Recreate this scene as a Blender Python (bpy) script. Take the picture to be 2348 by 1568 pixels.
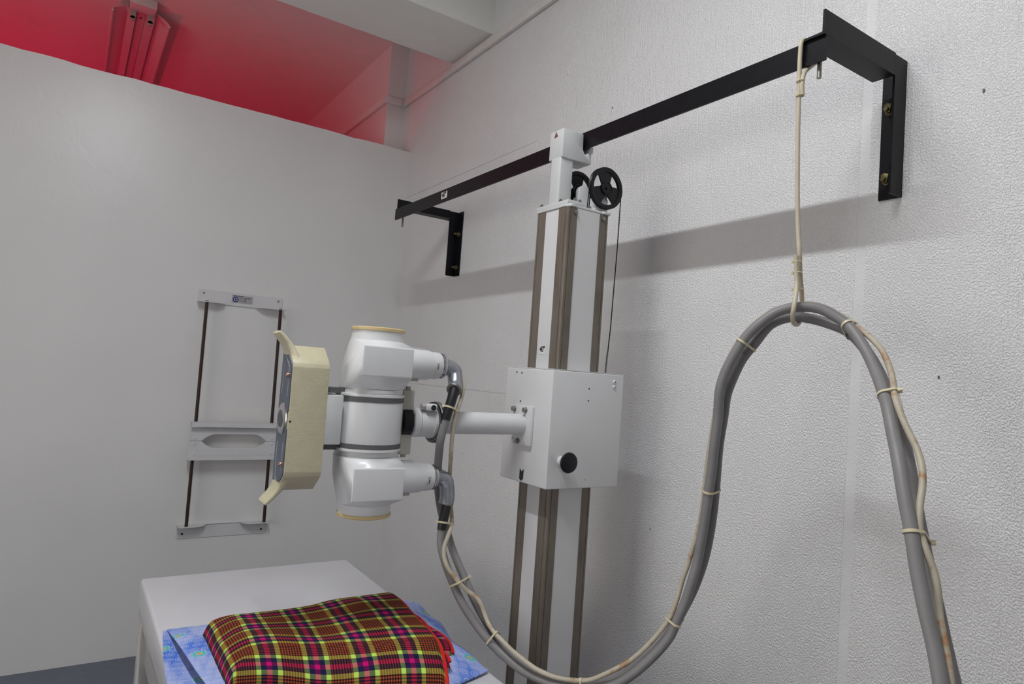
import bpy, bmesh, math, random
from mathutils import Vector, Matrix, noise

# ------------------------------------------------------------------ clear
for o in list(bpy.data.objects): bpy.data.objects.remove(o, do_unlink=True)
scene = bpy.context.scene
C = scene.collection
H = 1.38          # eye height above the floor; heights z below are given relative to the eye level

# ------------------------------------------------------------------ camera
cam_d = bpy.data.cameras.new('camera'); cam = bpy.data.objects.new('camera', cam_d); C.objects.link(cam)
yaw, pitch, roll, fpx = 0.5821941, 0.0508343, 0.0711583, 1528.56
F = Vector((math.sin(yaw)*math.cos(pitch), math.cos(yaw)*math.cos(pitch), math.sin(pitch)))
R0 = Vector((math.cos(yaw), -math.sin(yaw), 0)); U0 = R0.cross(F)
R = R0*math.cos(roll) + U0*math.sin(roll); U = U0*math.cos(roll) - R0*math.sin(roll)
M = Matrix((R, U, -F)).transposed().to_4x4(); M.translation = Vector((0, 0, H))
cam.matrix_world = M
cam_d.sensor_width = 36; cam_d.lens = 36*fpx/2348; cam_d.clip_start = 0.02
scene.camera = cam

# ------------------------------------------------------------------ world, lamps, exposure
w = bpy.data.worlds.new('world'); scene.world = w; w.use_nodes = True
w.node_tree.nodes['Background'].inputs[0].default_value = (0.02, 0.02, 0.02, 1)
w.node_tree.nodes['Background'].inputs[1].default_value = 1.0
vs = scene.view_settings
vs.view_transform = 'Standard'; vs.look = 'None'; vs.gamma = 1.0; vs.use_curve_mapping = False
vs.exposure = 0.0
LAMP_X, LAMP_Y0, LAMP_Y1, LAMP_Z = 0.08, 0.20, 1.42, 1.785     # the tube lamp over the table, on the ceiling
def area(name, loc, sx, sy, power, col):
    l = bpy.data.lights.new(name, 'AREA'); l.shape = 'RECTANGLE'; l.size = sx; l.size_y = sy
    l.energy = power; l.color = col
    o = bpy.data.objects.new(name, l); C.objects.link(o); o.location = loc
    return o
area('tube_lamp_light', (LAMP_X, (LAMP_Y0+LAMP_Y1)/2, LAMP_Z-0.02+H), 0.05, LAMP_Y1-LAMP_Y0, 34.0, (0.95, 0.97, 1.0))
rl = bpy.data.lights.new('red_lamp_light', 'POINT'); rl.energy = 31.0; rl.color = (1.0, 0.02, 0.085); rl.shadow_soft_size = 0.06
ro = bpy.data.objects.new('red_lamp_light', rl); C.objects.link(ro); ro.location = (-0.9, 5.2, 0.1+H)

# ------------------------------------------------------------------ materials
def srgb(r, g, b):
    f = lambda c: (c/255/12.92) if c/255 <= 0.04045 else ((c/255+0.055)/1.055)**2.4
    return (f(r), f(g), f(b), 1)
MATS = {}
def mat(name, col, rough=0.5, metal=0.0, nscale=8.0, namt=0.06, bump=0.0, bscale=200.0, coat=0.0, dirt=None, dscale=4.0, damt=0.5, spec=0.5, stretch=None):
    """principled surface; colour gently mottled by noise, optional stain colour and fine relief"""
    m = bpy.data.materials.new(name); m.use_nodes = True; nt = m.node_tree; N = nt.nodes; L = nt.links
    p = N['Principled BSDF']; p.inputs['Roughness'].default_value = rough; p.inputs['Metallic'].default_value = metal
    p.inputs['Coat Weight'].default_value = coat; p.inputs['Coat Roughness'].default_value = 0.15
    p.inputs['Specular IOR Level'].default_value = spec
    tc = N.new('ShaderNodeTexCoord'); vec = tc.outputs['Object']
    if stretch:
        mp = N.new('ShaderNodeMapping'); mp.inputs['Scale'].default_value = stretch; L.new(vec, mp.inputs['Vector']); vec = mp.outputs[0]
    n = N.new('ShaderNodeTexNoise'); n.inputs['Scale'].default_value = nscale; n.inputs['Detail'].default_value = 5; L.new(vec, n.inputs['Vector'])
    r = N.new('ShaderNodeValToRGB'); L.new(n.outputs['Fac'], r.inputs['Fac'])
    r.color_ramp.elements[0].position = 0.3; r.color_ramp.elements[1].position = 0.7
    r.color_ramp.elements[0].color = (col[0]*(1-namt), col[1]*(1-namt), col[2]*(1-namt), 1)
    r.color_ramp.elements[1].color = (min(1, col[0]*(1+namt)), min(1, col[1]*(1+namt)), min(1, col[2]*(1+namt)), 1)
    out = r.outputs['Color']
    if dirt:
        n2 = N.new('ShaderNodeTexNoise'); n2.inputs['Scale'].default_value = dscale; n2.inputs['Detail'].default_value = 8; n2.inputs['Roughness'].default_value = 0.7; L.new(vec, n2.inputs['Vector'])
        r2 = N.new('ShaderNodeValToRGB'); r2.color_ramp.elements[0].position = 0.52; r2.color_ramp.elements[1].position = 0.66
        r2.color_ramp.elements[0].color = (0, 0, 0, 1); r2.color_ramp.elements[1].color = (damt, damt, damt, 1)
        L.new(n2.outputs['Fac'], r2.inputs['Fac'])
        mx = N.new('ShaderNodeMix'); mx.data_type = 'RGBA'; L.new(r2.outputs['Color'], mx.inputs['Factor']); L.new(out, mx.inputs['A']); mx.inputs['B'].default_value = dirt
        out = mx.outputs['Result']
    L.new(out, p.inputs['Base Color'])
    if bump > 0:
        nb = N.new('ShaderNodeTexNoise'); nb.inputs['Scale'].default_value = bscale; nb.inputs['Detail'].default_value = 3; L.new(tc.outputs['Object'], nb.inputs['Vector'])
        b = N.new('ShaderNodeBump'); b.inputs['Strength'].default_value = bump; b.inputs['Distance'].default_value = 0.002
        L.new(nb.outputs['Fac'], b.inputs['Height']); L.new(b.outputs['Normal'], p.inputs['Normal'])
    MATS[name] = m
    return m
def emission(name, col, s):
    m = bpy.data.materials.new(name); m.use_nodes = True; nt = m.node_tree
    nt.nodes.remove(nt.nodes['Principled BSDF']); e = nt.nodes.new('ShaderNodeEmission')
    e.inputs[0].default_value = col; e.inputs[1].default_value = s
    nt.links.new(e.outputs[0], nt.nodes['Material Output'].inputs[0]); MATS[name] = m; return m

def math_node(nt, op, a, b=None, c=None):
    n = nt.nodes.new('ShaderNodeMath'); n.operation = op
    for i, v in enumerate((a, b, c)):
        if v is None: continue
        if isinstance(v, (int, float)): n.inputs[i].default_value = v
        else: nt.links.new(v, n.inputs[i])
    return n.outputs[0]

def stucco_material(name):
    """white painted rough-cast: lumpy relief with faint vertical rake marks, slightly glossy paint"""
    m = bpy.data.materials.new(name); m.use_nodes = True; nt = m.node_tree; N = nt.nodes; L = nt.links
    p = N['Principled BSDF']; p.inputs['Roughness'].default_value = 0.30; p.inputs['Specular IOR Level'].default_value = 0.5
    g = N.new('ShaderNodeNewGeometry'); pos = g.outputs['Position']
    def nz(scale, st, det=2, rough=0.5):
        mp = N.new('ShaderNodeMapping'); mp.inputs['Scale'].default_value = st; L.new(pos, mp.inputs['Vector'])
        n = N.new('ShaderNodeTexNoise'); n.inputs['Scale'].default_value = scale; n.inputs['Detail'].default_value = det; n.inputs['Roughness'].default_value = rough
        L.new(mp.outputs[0], n.inputs['Vector']); return n.outputs['Fac']
    lumps = nz(270, (1, 1, 0.8), 2, 0.5)
    rake = nz(190, (1, 1, 0.06), 1)
    big = nz(5, (1, 1, 1), 3)
    # more rake high on the wall, more lumps low down
    sep = N.new('ShaderNodeSeparateXYZ'); L.new(pos, sep.inputs[0])
    hi = N.new('ShaderNodeMapRange'); L.new(sep.outputs['Z'], hi.inputs['Value'])
    hi.inputs['From Min'].default_value = 1.45; hi.inputs['From Max'].default_value = 2.1; hi.inputs['To Min'].default_value = 0.35; hi.inputs['To Max'].default_value = 0.9
    near = N.new('ShaderNodeMapRange'); L.new(sep.outputs['Y'], near.inputs['Value'])
    near.inputs['From Min'].default_value = 0.55; near.inputs['From Max'].default_value = 0.85; near.inputs['To Min'].default_value = 1.0; near.inputs['To Max'].default_value = 0.0
    rk = math_node(nt, 'MULTIPLY', rake, math_node(nt, 'MAXIMUM', hi.outputs[0], near.outputs[0]))
    grain = N.new('ShaderNodeMapRange'); L.new(lumps, grain.inputs['Value']); grain.interpolation_type = 'SMOOTHSTEP'
    grain.inputs['From Min'].default_value = 0.34; grain.inputs['From Max'].default_value = 0.66
    h = math_node(nt, 'ADD', grain.outputs[0], math_node(nt, 'MULTIPLY', rk, 2.3))
    b = N.new('ShaderNodeBump'); b.inputs['Strength'].default_value = 0.8; b.inputs['Distance'].default_value = 0.0018
    L.new(h, b.inputs['Height']); L.new(b.outputs['Normal'], p.inputs['Normal'])
    r = N.new('ShaderNodeValToRGB'); L.new(big, r.inputs['Fac'])
    r.color_ramp.elements[0].position = 0.3; r.color_ramp.elements[1].position = 0.75
    r.color_ramp.elements[0].color = (0.79, 0.785, 0.785, 1); r.color_ramp.elements[1].color = (0.83, 0.83, 0.835, 1)
    L.new(r.outputs['Color'], p.inputs['Base Color'])
    MATS[name] = m; return m

def paint_wall_material(name, col, bump=0.05):
    """trowelled wall painted with semi-gloss paint"""
    m = mat(name, col, rough=0.33, nscale=2.5, namt=0.025)
    nt = m.node_tree; N = nt.nodes; L = nt.links; p = N['Principled BSDF']
    tc = N.new('ShaderNodeTexCoord')
    n = N.new('ShaderNodeTexNoise'); n.inputs['Scale'].default_value = 9; n.inputs['Detail'].default_value = 7; n.inputs['Roughness'].default_value = 0.62; n.inputs['Distortion'].default_value = 0.6; L.new(tc.outputs['Object'], n.inputs['Vector'])
    b = N.new('ShaderNodeBump'); b.inputs['Strength'].default_value = bump*4; b.inputs['Distance'].default_value = 0.012
    L.new(n.outputs['Fac'], b.inputs['Height']); L.new(b.outputs['Normal'], p.inputs['Normal'])
    return m

def plaid_material(name, period=0.100):
    """woven plaid cloth from UVs in metres: warp and weft bands mixed thread by thread"""
    m = bpy.data.materials.new(name); m.use_nodes = True; nt = m.node_tree; N = nt.nodes; L = nt.links
    p = N['Principled BSDF']; p.inputs['Roughness'].default_value = 0.85; p.inputs['Specular IOR Level'].default_value = 0.15
    uv = N.new('ShaderNodeUVMap'); sp = N.new('ShaderNodeSeparateXYZ'); L.new(uv.outputs[0], sp.inputs[0])
    orange = srgb(170, 82, 38); black = srgb(34, 16, 26); lime = srgb(186, 222, 96); navy = srgb(26, 26, 62); mag = srgb(196, 10, 108)
    def bands(coord):
        fr = math_node(nt, 'FRACT', math_node(nt, 'DIVIDE', coord, period))
        cr = N.new('ShaderNodeValToRGB'); cr.color_ramp.interpolation = 'CONSTANT'; L.new(fr, cr.inputs['Fac'])
        e = cr.color_ramp.elements; e[0].position = 0; e[0].color = lime; e[1].position = 0.10; e[1].color = navy
        for pos, c in ((0.215, mag), (0.325, navy), (0.44, lime), (0.54, black)):
            q = e.new(pos); q.color = c
        # inside the wide block the threads alternate orange and black
        isblk = math_node(nt, 'GREATER_THAN', fr, 0.54)
        th = math_node(nt, 'GREATER_THAN', math_node(nt, 'FRACT', math_node(nt, 'DIVIDE', coord, period*0.46/8)), 0.5)
        mx = N.new('ShaderNodeMix'); mx.data_type = 'RGBA'
        L.new(math_node(nt, 'MULTIPLY', isblk, th), mx.inputs['Factor']); L.new(cr.outputs['Color'], mx.inputs['A']); mx.inputs['B'].default_value = orange
        return mx.outputs['Result']
    mx = N.new('ShaderNodeMix'); mx.data_type = 'RGBA'
    fac = math_node(nt, 'ADD', math_node(nt, 'MULTIPLY', math_node(nt, 'SINE', math_node(nt, 'MULTIPLY', math_node(nt, 'ADD', sp.outputs[0], sp.outputs[1]), 5200.0)), 0.22), 0.5)
    L.new(fac, mx.inputs['Factor']); L.new(bands(sp.outputs[0]), mx.inputs['A']); L.new(bands(sp.outputs[1]), mx.inputs['B'])
    A_ = mx.inputs['A'].links[0].from_socket; B_ = mx.inputs['B'].links[0].from_socket
    dk = N.new('ShaderNodeMix'); dk.data_type = 'RGBA'; dk.blend_type = 'DARKEN'; dk.inputs['Factor'].default_value = 1.0; L.new(A_, dk.inputs['A']); L.new(B_, dk.inputs['B'])
    m3 = N.new('ShaderNodeMix'); m3.data_type = 'RGBA'; m3.inputs['Factor'].default_value = 0.6; L.new(mx.outputs['Result'], m3.inputs['A']); L.new(dk.outputs['Result'], m3.inputs['B'])
    L.new(m3.outputs['Result'], p.inputs['Base Color'])
    n = N.new('ShaderNodeTexNoise'); n.inputs['Scale'].default_value = 60; L.new(uv.outputs[0], n.inputs['Vector'])
    b = N.new('ShaderNodeBump'); b.inputs['Strength'].default_value = 0.25; b.inputs['Distance'].default_value = 0.003; L.new(n.outputs['Fac'], b.inputs['Height']); L.new(b.outputs['Normal'], p.inputs['Normal'])
    MATS[name] = m; return m

def floral_material(name):
    """blue cotton print: mottled blues, rows of white spirals, daisies with teal petals and orange centres"""
    m = bpy.data.materials.new(name); m.use_nodes = True; nt = m.node_tree; N = nt.nodes; L = nt.links
    p = N['Principled BSDF']; p.inputs['Roughness'].default_value = 0.8; p.inputs['Specular IOR Level'].default_value = 0.2
    uv = N.new('ShaderNodeUVMap')
    def mix(f, a, b):
        mx = N.new('ShaderNodeMix'); mx.data_type = 'RGBA'
        if isinstance(f, float): mx.inputs['Factor'].default_value = f
        else: L.new(f, mx.inputs['Factor'])
        for k, v in (('A', a), ('B', b)):
            if isinstance(v, tuple): mx.inputs[k].default_value = v
            else: L.new(v, mx.inputs[k])
        return mx.outputs['Result']
    mp = N.new('ShaderNodeMapping'); mp.inputs['Rotation'].default_value = (0, 0, 0.9); mp.inputs['Scale'].default_value = (1, 0.3, 1); L.new(uv.outputs[0], mp.inputs['Vector'])
    n = N.new('ShaderNodeTexNoise'); n.inputs['Scale'].default_value = 17; n.inputs['Detail'].default_value = 3; L.new(mp.outputs[0], n.inputs['Vector'])
    cr = N.new('ShaderNodeValToRGB'); L.new(n.outputs['Fac'], cr.inputs['Fac'])
    cr.color_ramp.elements[0].position = 0.34; cr.color_ramp.elements[0].color = srgb(82, 128, 224)
    cr.color_ramp.elements[1].position = 0.50; cr.color_ramp.elements[1].color = srgb(160, 178, 232)
    def cells(scale, rnd, seed):
        mp = N.new('ShaderNodeMapping'); mp.inputs['Location'].default_value = (seed, seed*0.7, 0); mp.inputs['Rotation'].default_value = (0, 0, 0.3*seed); L.new(uv.outputs[0], mp.inputs['Vector'])
        v = N.new('ShaderNodeTexVoronoi'); v.voronoi_dimensions = '2D'; v.inputs['Scale'].default_value = scale; v.inputs['Randomness'].default_value = rnd; L.new(mp.outputs[0], v.inputs['Vector'])
        sc = N.new('ShaderNodeVectorMath'); sc.operation = 'SUBTRACT'; L.new(mp.outputs[0], sc.inputs[0]); L.new(v.outputs['Position'], sc.inputs[1])
        s = N.new('ShaderNodeSeparateXYZ'); L.new(sc.outputs[0], s.inputs[0])
        ang = math_node(nt, 'ARCTAN2', s.outputs[1], s.outputs[0])
        ln = N.new('ShaderNodeVectorMath'); ln.operation = 'LENGTH'; L.new(sc.outputs[0], ln.inputs[0])
        return ln.outputs['Value'], ang
    r, a = cells(42, 0.25, 1.0)
    sp = math_node(nt, 'FRACT', math_node(nt, 'ADD', math_node(nt, 'DIVIDE', r, 0.0047), math_node(nt, 'DIVIDE', a, 2*math.pi)))
    line = math_node(nt, 'MULTIPLY', math_node(nt, 'LESS_THAN', sp, 0.3), math_node(nt, 'LESS_THAN', r, 0.0104))
    # spirals come in patches
    pn = N.new('ShaderNodeTexNoise'); pn.inputs['Scale'].default_value = 13; L.new(uv.outputs[0], pn.inputs['Vector'])
    line = math_node(nt, 'MULTIPLY', line, math_node(nt, 'GREATER_THAN', pn.outputs['Fac'], 0.40))
    col = mix(math_node(nt, 'MULTIPLY', line, 0.75), cr.outputs['Color'], srgb(214, 214, 232))
    r, a = cells(9.0, 0.8, 2.3)
    edge = math_node(nt, 'ADD', math_node(nt, 'MULTIPLY', math_node(nt, 'ABSOLUTE', math_node(nt, 'COSINE', math_node(nt, 'MULTIPLY', a, 5.0))), 0.006), 0.0115)
    col = mix(math_node(nt, 'LESS_THAN', r, math_node(nt, 'ADD', edge, 0.0012)), col, srgb(206, 222, 226))
    col = mix(math_node(nt, 'LESS_THAN', r, edge), col, srgb(98, 190, 196))
    col = mix(math_node(nt, 'LESS_THAN', r, 0.0062), col, srgb(225, 225, 220))
    col = mix(math_node(nt, 'LESS_THAN', r, 0.005), col, srgb(222, 150, 74))
    L.new(col, p.inputs['Base Color'])
    MATS[name] = m; return m

WHITE_WALL = paint_wall_material('painted_partition', (0.73, 0.725, 0.72, 1), 0.03)
STUCCO = stucco_material('rough_cast_paint')
JOINT = mat('smooth_joint_filler', (0.735, 0.735, 0.74, 1), 0.45, bump=0.6, bscale=150)
CEIL = mat('ceiling_paint', (0.82, 0.82, 0.79, 1), 0.6, nscale=3, namt=0.03, dirt=(0.55, 0.54, 0.50, 1), dscale=3, damt=0.2)
TRIMW = mat('white_moulding_paint', (0.72, 0.71, 0.69, 1), 0.4, nscale=20, namt=0.05)
FLOOR = mat('grey_blue_vinyl_floor', srgb(96, 102, 118), 0.4, nscale=30, namt=0.08)
BLACKM = mat('black_enamel_steel', srgb(15, 15, 20), 0.40, nscale=40, namt=0.25, bump=0.12, bscale=90, spec=0.22)
MACH = mat('white_machine_enamel', (0.68, 0.685, 0.69, 1), 0.34, nscale=12, namt=0.015, bump=0.03, bscale=400, coat=0.15)
MACHG = mat('pale_grey_machine_paint', (0.58, 0.59, 0.588, 1), 0.42, nscale=20, namt=0.03, bump=0.05, bscale=350)
BRACKG = mat('grey_green_casting', srgb(176, 174, 166), 0.5, nscale=30, namt=0.06)
RINGG = mat('grey_ring_casting', srgb(142, 140, 137), 0.45, metal=0.3, nscale=30, namt=0.06)
PANELW = mat('white_column_panel', (0.66, 0.66, 0.665, 1), 0.35, nscale=6, namt=0.02, dirt=(0.6, 0.58, 0.55, 1), dscale=6, damt=0.1)
BROWN = mat('bronze_anodised_extrusion', srgb(116, 107, 97), 0.42, metal=0.2, nscale=30, namt=0.10, dirt=srgb(70, 58, 48), dscale=14, damt=0.45, stretch=(1, 1, 0.25))
DARKSEAM = mat('dark_seam', srgb(40, 33, 28), 0.8)
CREAM = mat('cream_hammered_paint', srgb(194, 187, 158), 0.4, nscale=40, namt=0.04, bump=0.35, bscale=170, dirt=srgb(150, 138, 104), dscale=10, damt=0.15)
CAPC = mat('cream_plastic_rim', srgb(206, 184, 134), 0.4, nscale=30, namt=0.05)
GREYBAND = mat('dark_grey_rubber_band', srgb(92, 92, 94), 0.7, nscale=160, namt=0.15, bump=0.2)
BLUEP = mat('slate_blue_fascia', srgb(84, 92, 106), 0.42, nscale=50, namt=0.04)
LINEP = mat('pale_printed_line', srgb(190, 200, 212), 0.5)
CHROME = mat('polished_steel', srgb(200, 200, 204), 0.22, metal=1.0, nscale=60, namt=0.05)
STEEL = mat('dull_zinc_steel', srgb(150, 148, 142), 0.4, metal=0.9, nscale=120, namt=0.15)
ELBOW = mat('satin_aluminium_elbow', srgb(160, 163, 170), 0.34, metal=0.7, nscale=60, namt=0.08, bump=0.04)
COPPER = mat('tarnished_screw_metal', srgb(190, 150, 128), 0.3, metal=0.9, nscale=200, namt=0.3)
BLACKP = mat('black_plastic', srgb(18, 18, 23), 0.38, nscale=60, namt=0.1, spec=0.3)
TAPE = mat('black_vinyl_tape', srgb(20, 20, 22), 0.45, nscale=120, namt=0.2, bump=0.15)
CABLE = mat('grey_cable_sheath', srgb(128, 126, 126), 0.48, nscale=40, namt=0.05)
THIN = mat('aged_cream_cable', srgb(182, 174, 156), 0.5, nscale=30, namt=0.09, dirt=srgb(164, 106, 40), dscale=22, damt=0.95)
CORDM = mat('cream_plastic_cord', srgb(194, 184, 162), 0.5, nscale=40, namt=0.06)
TIEM = mat('aged_nylon_tie', srgb(208, 198, 166), 0.4, nscale=80, namt=0.05)
BUCK = mat('grey_white_sheet_metal', (0.63, 0.63, 0.645, 1), 0.4, nscale=16, namt=0.03)
RODM = mat('rusty_dark_rod', srgb(62, 48, 42), 0.5, metal=0.5, nscale=60, namt=0.3, dirt=srgb(28, 24, 22), dscale=30, damt=0.7)
TABW = mat('white_laminate_top', (0.70, 0.70, 0.735, 1), 0.3, nscale=10, namt=0.02, bump=0.02, bscale=300)
TABF = mat('grey_table_frame_enamel', (0.55, 0.545, 0.53, 1), 0.25, nscale=20, namt=0.05)
TABS = mat('dark_recess_steel', srgb(92, 86, 80), 0.5, nscale=30, namt=0.1)
PLAID = plaid_material('plaid_cotton_weave')
REDH = mat('red_hem_binding', srgb(214, 18, 18), 0.75, nscale=200, namt=0.12, bump=0.2)
FLORAL = floral_material('blue_spiral_daisy_print')
PAPER = mat('white_sticker_paper', (0.74, 0.73, 0.70, 1), 0.5, nscale=50, namt=0.02)
INK = mat('black_ink', srgb(22, 22, 24), 0.5)
BLUEINK = mat('blue_ink', srgb(34, 48, 112), 0.5)
LABELG = mat('silver_label_stock', srgb(166, 164, 168), 0.4, nscale=80, namt=0.04)
PURPLE = mat('faded_red_sticker', srgb(120, 72, 84), 0.5, nscale=200, namt=0.2)
BRASS = mat('tarnished_brass', srgb(112, 102, 70), 0.4, metal=0.6, nscale=90, namt=0.35)
ENAMEL = mat('white_fixture_enamel', (0.72, 0.72, 0.72, 1), 0.25, nscale=20, namt=0.03)
TUBEM = emission('lit_fluorescent_tube', (0.93, 0.96, 1, 1), 6.0)
FILLPANE = emission('fill_light_pane', (1.0, 0.95, 0.885, 1), 3.6)  # glow of the added window, there for fill light
REDBULB = emission('red_bulb_glass', (1, 0.05, 0.08, 1), 6.0)

# ------------------------------------------------------------------ mesh helpers
class MB:
    def __init__(self): self.bm = bmesh.new()
    def box(self, x0, x1, y0, y1, z0, z1, bevel=0.0, seg=2):
        r = bmesh.ops.create_cube(self.bm, size=1.0); vs_ = r['verts']
        for v in vs_: v.co = Vector((x0+(v.co.x+.5)*(x1-x0), y0+(v.co.y+.5)*(y1-y0), z0+(v.co.z+.5)*(z1-z0)))
        if bevel > 0:
            es = list({e for v in vs_ for e in v.link_edges})
            bmesh.ops.bevel(self.bm, geom=es, offset=bevel, segments=seg, affect='EDGES', profile=0.5)
        return self
    def prism(self, poly, axis, a, b, bevel=0.0, seg=2):
        """poly: 2D points in the two other axes in xyz order, extruded along axis from a to b"""
        def mk(p, t):
            if axis == 0: return (t, p[0], p[1])
            if axis == 1: return (p[0], t, p[1])
            return (p[0], p[1], t)
        va = [self.bm.verts.new(mk(p, a)) for p in poly]; vb = [self.bm.verts.new(mk(p, b)) for p in poly]
        n = len(poly); fs = [self.bm.faces.new(va), self.bm.faces.new(vb[::-1])]
        for i in range(n): fs.append(self.bm.faces.new((va[i], vb[i], vb[(i+1) % n], va[(i+1) % n])))
        bmesh.ops.recalc_face_normals(self.bm, faces=fs)
        if bevel > 0:
            es = list({e for f in fs for e in f.edges})
            bmesh.ops.bevel(self.bm, geom=es, offset=bevel, segments=seg, affect='EDGES', profile=0.5)
        return self
    def lathe(self, prof, p0, axis, n=32, caps=True):
        """prof: (radius, distance along axis) pairs from p0"""
        ax = Vector(axis).normalized(); p0 = Vector(p0)
        u = ax.orthogonal().normalized(); v = ax.cross(u)
        rings = []
        for r, t in prof:
            rings.append([self.bm.verts.new(p0+ax*t+(u*math.cos(2*math.pi*k/n)+v*math.sin(2*math.pi*k/n))*r) for k in range(n)])
        fs = []
        for a, b in zip(rings, rings[1:]):
            for k in range(n): fs.append(self.bm.faces.new((a[k], a[(k+1) % n], b[(k+1) % n], b[k])))
        if caps: fs.append(self.bm.faces.new(rings[0][::-1])); fs.append(self.bm.faces.new(rings[-1]))
        bmesh.ops.recalc_face_normals(self.bm, faces=fs)
        return self
    def cyl(self, p0, p1, r, n=24):
        d = Vector(p1)-Vector(p0); return self.lathe([(r, 0), (r, d.length)], p0, d, n)
    def tube(self, pts, r, n=12, closed=False, rr=None, flat=1.0):
        P = [Vector(p) for p in pts]; m = len(P)
        T = []
        for i in range(m):
            a = P[(i-1) % m] if (closed or i > 0) else P[i]; b = P[(i+1) % m] if (closed or i < m-1) else P[i]
            T.append((b-a).normalized())
        nrm = T[0].orthogonal().normalized(); rings = []
        for i in range(m):
            nrm = (nrm - T[i]*nrm.dot(T[i])).normalized(); bn = T[i].cross(nrm)
            ri = rr[i] if rr else r
            rings.append([self.bm.verts.new(P[i]+nrm*math.cos(2*math.pi*k/n)*ri*flat+bn*math.sin(2*math.pi*k/n)*ri) for k in range(n)])
        pairs = list(zip(rings, rings[1:])) + ([(rings[-1], rings[0])] if closed else [])
        fs = []
        for a, b in pairs:
            for k in range(n): fs.append(self.bm.faces.new((a[k], a[(k+1) % n], b[(k+1) % n], b[k])))
        if not closed: fs.append(self.bm.faces.new(rings[0][::-1])); fs.append(self.bm.faces.new(rings[-1]))
        bmesh.ops.recalc_face_normals(self.bm, faces=fs)
        return self
    def hull(self, pts):
        vs_ = [self.bm.verts.new(p) for p in pts]
        r = bmesh.ops.convex_hull(self.bm, input=vs_)
        junk = [g for g in r['geom_interior'] if isinstance(g, bmesh.types.BMVert)]
        if junk: bmesh.ops.delete(self.bm, geom=junk, context='VERTS')
        return self
    def sphere(self, c, r, n=12, sc=(1, 1, 1)):
        q = bmesh.ops.create_uvsphere(self.bm, u_segments=n*2, v_segments=n, radius=r)
        for v in q['verts']: v.co = Vector((v.co.x*sc[0], v.co.y*sc[1], v.co.z*sc[2]))+Vector(c)
        return self
    def build(self, name, m, parent=None, lift=H, angle=38, base=None):
        """link as one mesh object; origin at parent's base, or at its own foot"""
        for v in self.bm.verts: v.co.z += lift
        if parent is not None: org = Vector(parent['_org'])
        else:
            xs = [v.co for v in self.bm.verts]
            org = Vector(base) if base else Vector((sum(c.x for c in xs)/len(xs), sum(c.y for c in xs)/len(xs), min(c.z for c in xs)))
        for v in self.bm.verts: v.co -= org
        me = bpy.data.meshes.new(name); self.bm.to_mesh(me); self.bm.free()
        me.materials.append(m)
        me.polygons.foreach_set('use_smooth', [True]*len(me.polygons)); me.set_sharp_from_angle(angle=math.radians(angle))
        o = bpy.data.objects.new(name, me); C.objects.link(o)
        o['_org'] = tuple(org)
        if parent is not None: o.parent = parent
        else: o.location = org
        return o
def thing(name, base, label, cat, group=None):
    o = bpy.data.objects.new(name, None); C.objects.link(o); o.location = base; o['_org'] = tuple(base)
    o.empty_display_size = 0.05
    return tag(o, label, cat, group)
def tag(o, label, cat, group=None):
    o['label'] = label; o['category'] = cat
    if group: o['group'] = group
    return o
def struct(o): o['kind'] = 'structure'; return o
def part_label(o, label): o['label'] = label; return o
def text_mesh(name, body, size, origin, ux, uy, m, parent, sx=1.0, depth=0.0004, bold=0.0):
    """flat lettering laid at origin along ux (reading direction) and uy (up)"""
    cu = bpy.data.curves.new('lettering', 'FONT'); cu.body = body; cu.size = size; cu.align_x = 'CENTER'; cu.align_y = 'CENTER'; cu.extrude = depth; cu.offset = bold
    t = bpy.data.objects.new('lettering', cu); C.objects.link(t)
    me = bpy.data.meshes.new_from_object(t); bpy.data.objects.remove(t, do_unlink=True); bpy.data.curves.remove(cu)
    ux = Vector(ux).normalized(); uy = Vector(uy).normalized(); uz = ux.cross(uy); o3 = Vector(origin)+Vector((0, 0, H))-Vector(parent['_org'])
    for v in me.vertices: v.co = o3+ux*v.co.x*sx+uy*v.co.y+uz*v.co.z
    me.materials.clear(); me.materials.append(m); me.name = name
    o = bpy.data.objects.new(name, me); C.objects.link(o); o.parent = parent; o['_org'] = parent['_org']
    return o
def smooth_path(pts, k=6):
    P = [Vector(p) for p in pts]; out = []
    for i in range(len(P)-1):
        a = P[max(i-1, 0)]; b = P[i]; c = P[i+1]; d = P[min(i+2, len(P)-1)]
        for j in range(k):
            t = j/k
            out.append(0.5*((2*b)+(-a+c)*t+(2*a-5*b+4*c-d)*t*t+(-a+3*b-3*c+d)*t*t*t))
    out.append(P[-1]); return out

# ================================================================== the setting
W, D, ZC, ZP = 1.5, 3.4533, 1.86, 1.216
X0, Y0, Y1 = -2.6, -2.2, 6.5
struct(MB().box(X0, W+0.1, Y0, Y1, -H-0.05, -H).build('floor', FLOOR))
struct(MB().box(X0, W+0.1, Y0, Y1, ZC, ZC+0.1).build('ceiling', CEIL))
struct(MB().box(X0, W, 2.613, 2.998, 1.566, ZC).build('ceiling_beam', CEIL))
struct(MB().box(X0-0.1, X0, Y0, Y1, -H, ZC).build('wall_left', WHITE_WALL))
struct(MB().box(X0, W+0.1, Y0-0.1, Y0, -H, ZC).build('wall_front', WHITE_WALL))
struct(MB().box(X0, W+0.1, Y1, Y1+0.1, -H, ZC).build('wall_far', WHITE_WALL))
struct(MB().box(1.39, W+0.1, 3.59, Y1, -H, ZC).build('wall_beyond', WHITE_WALL))
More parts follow.
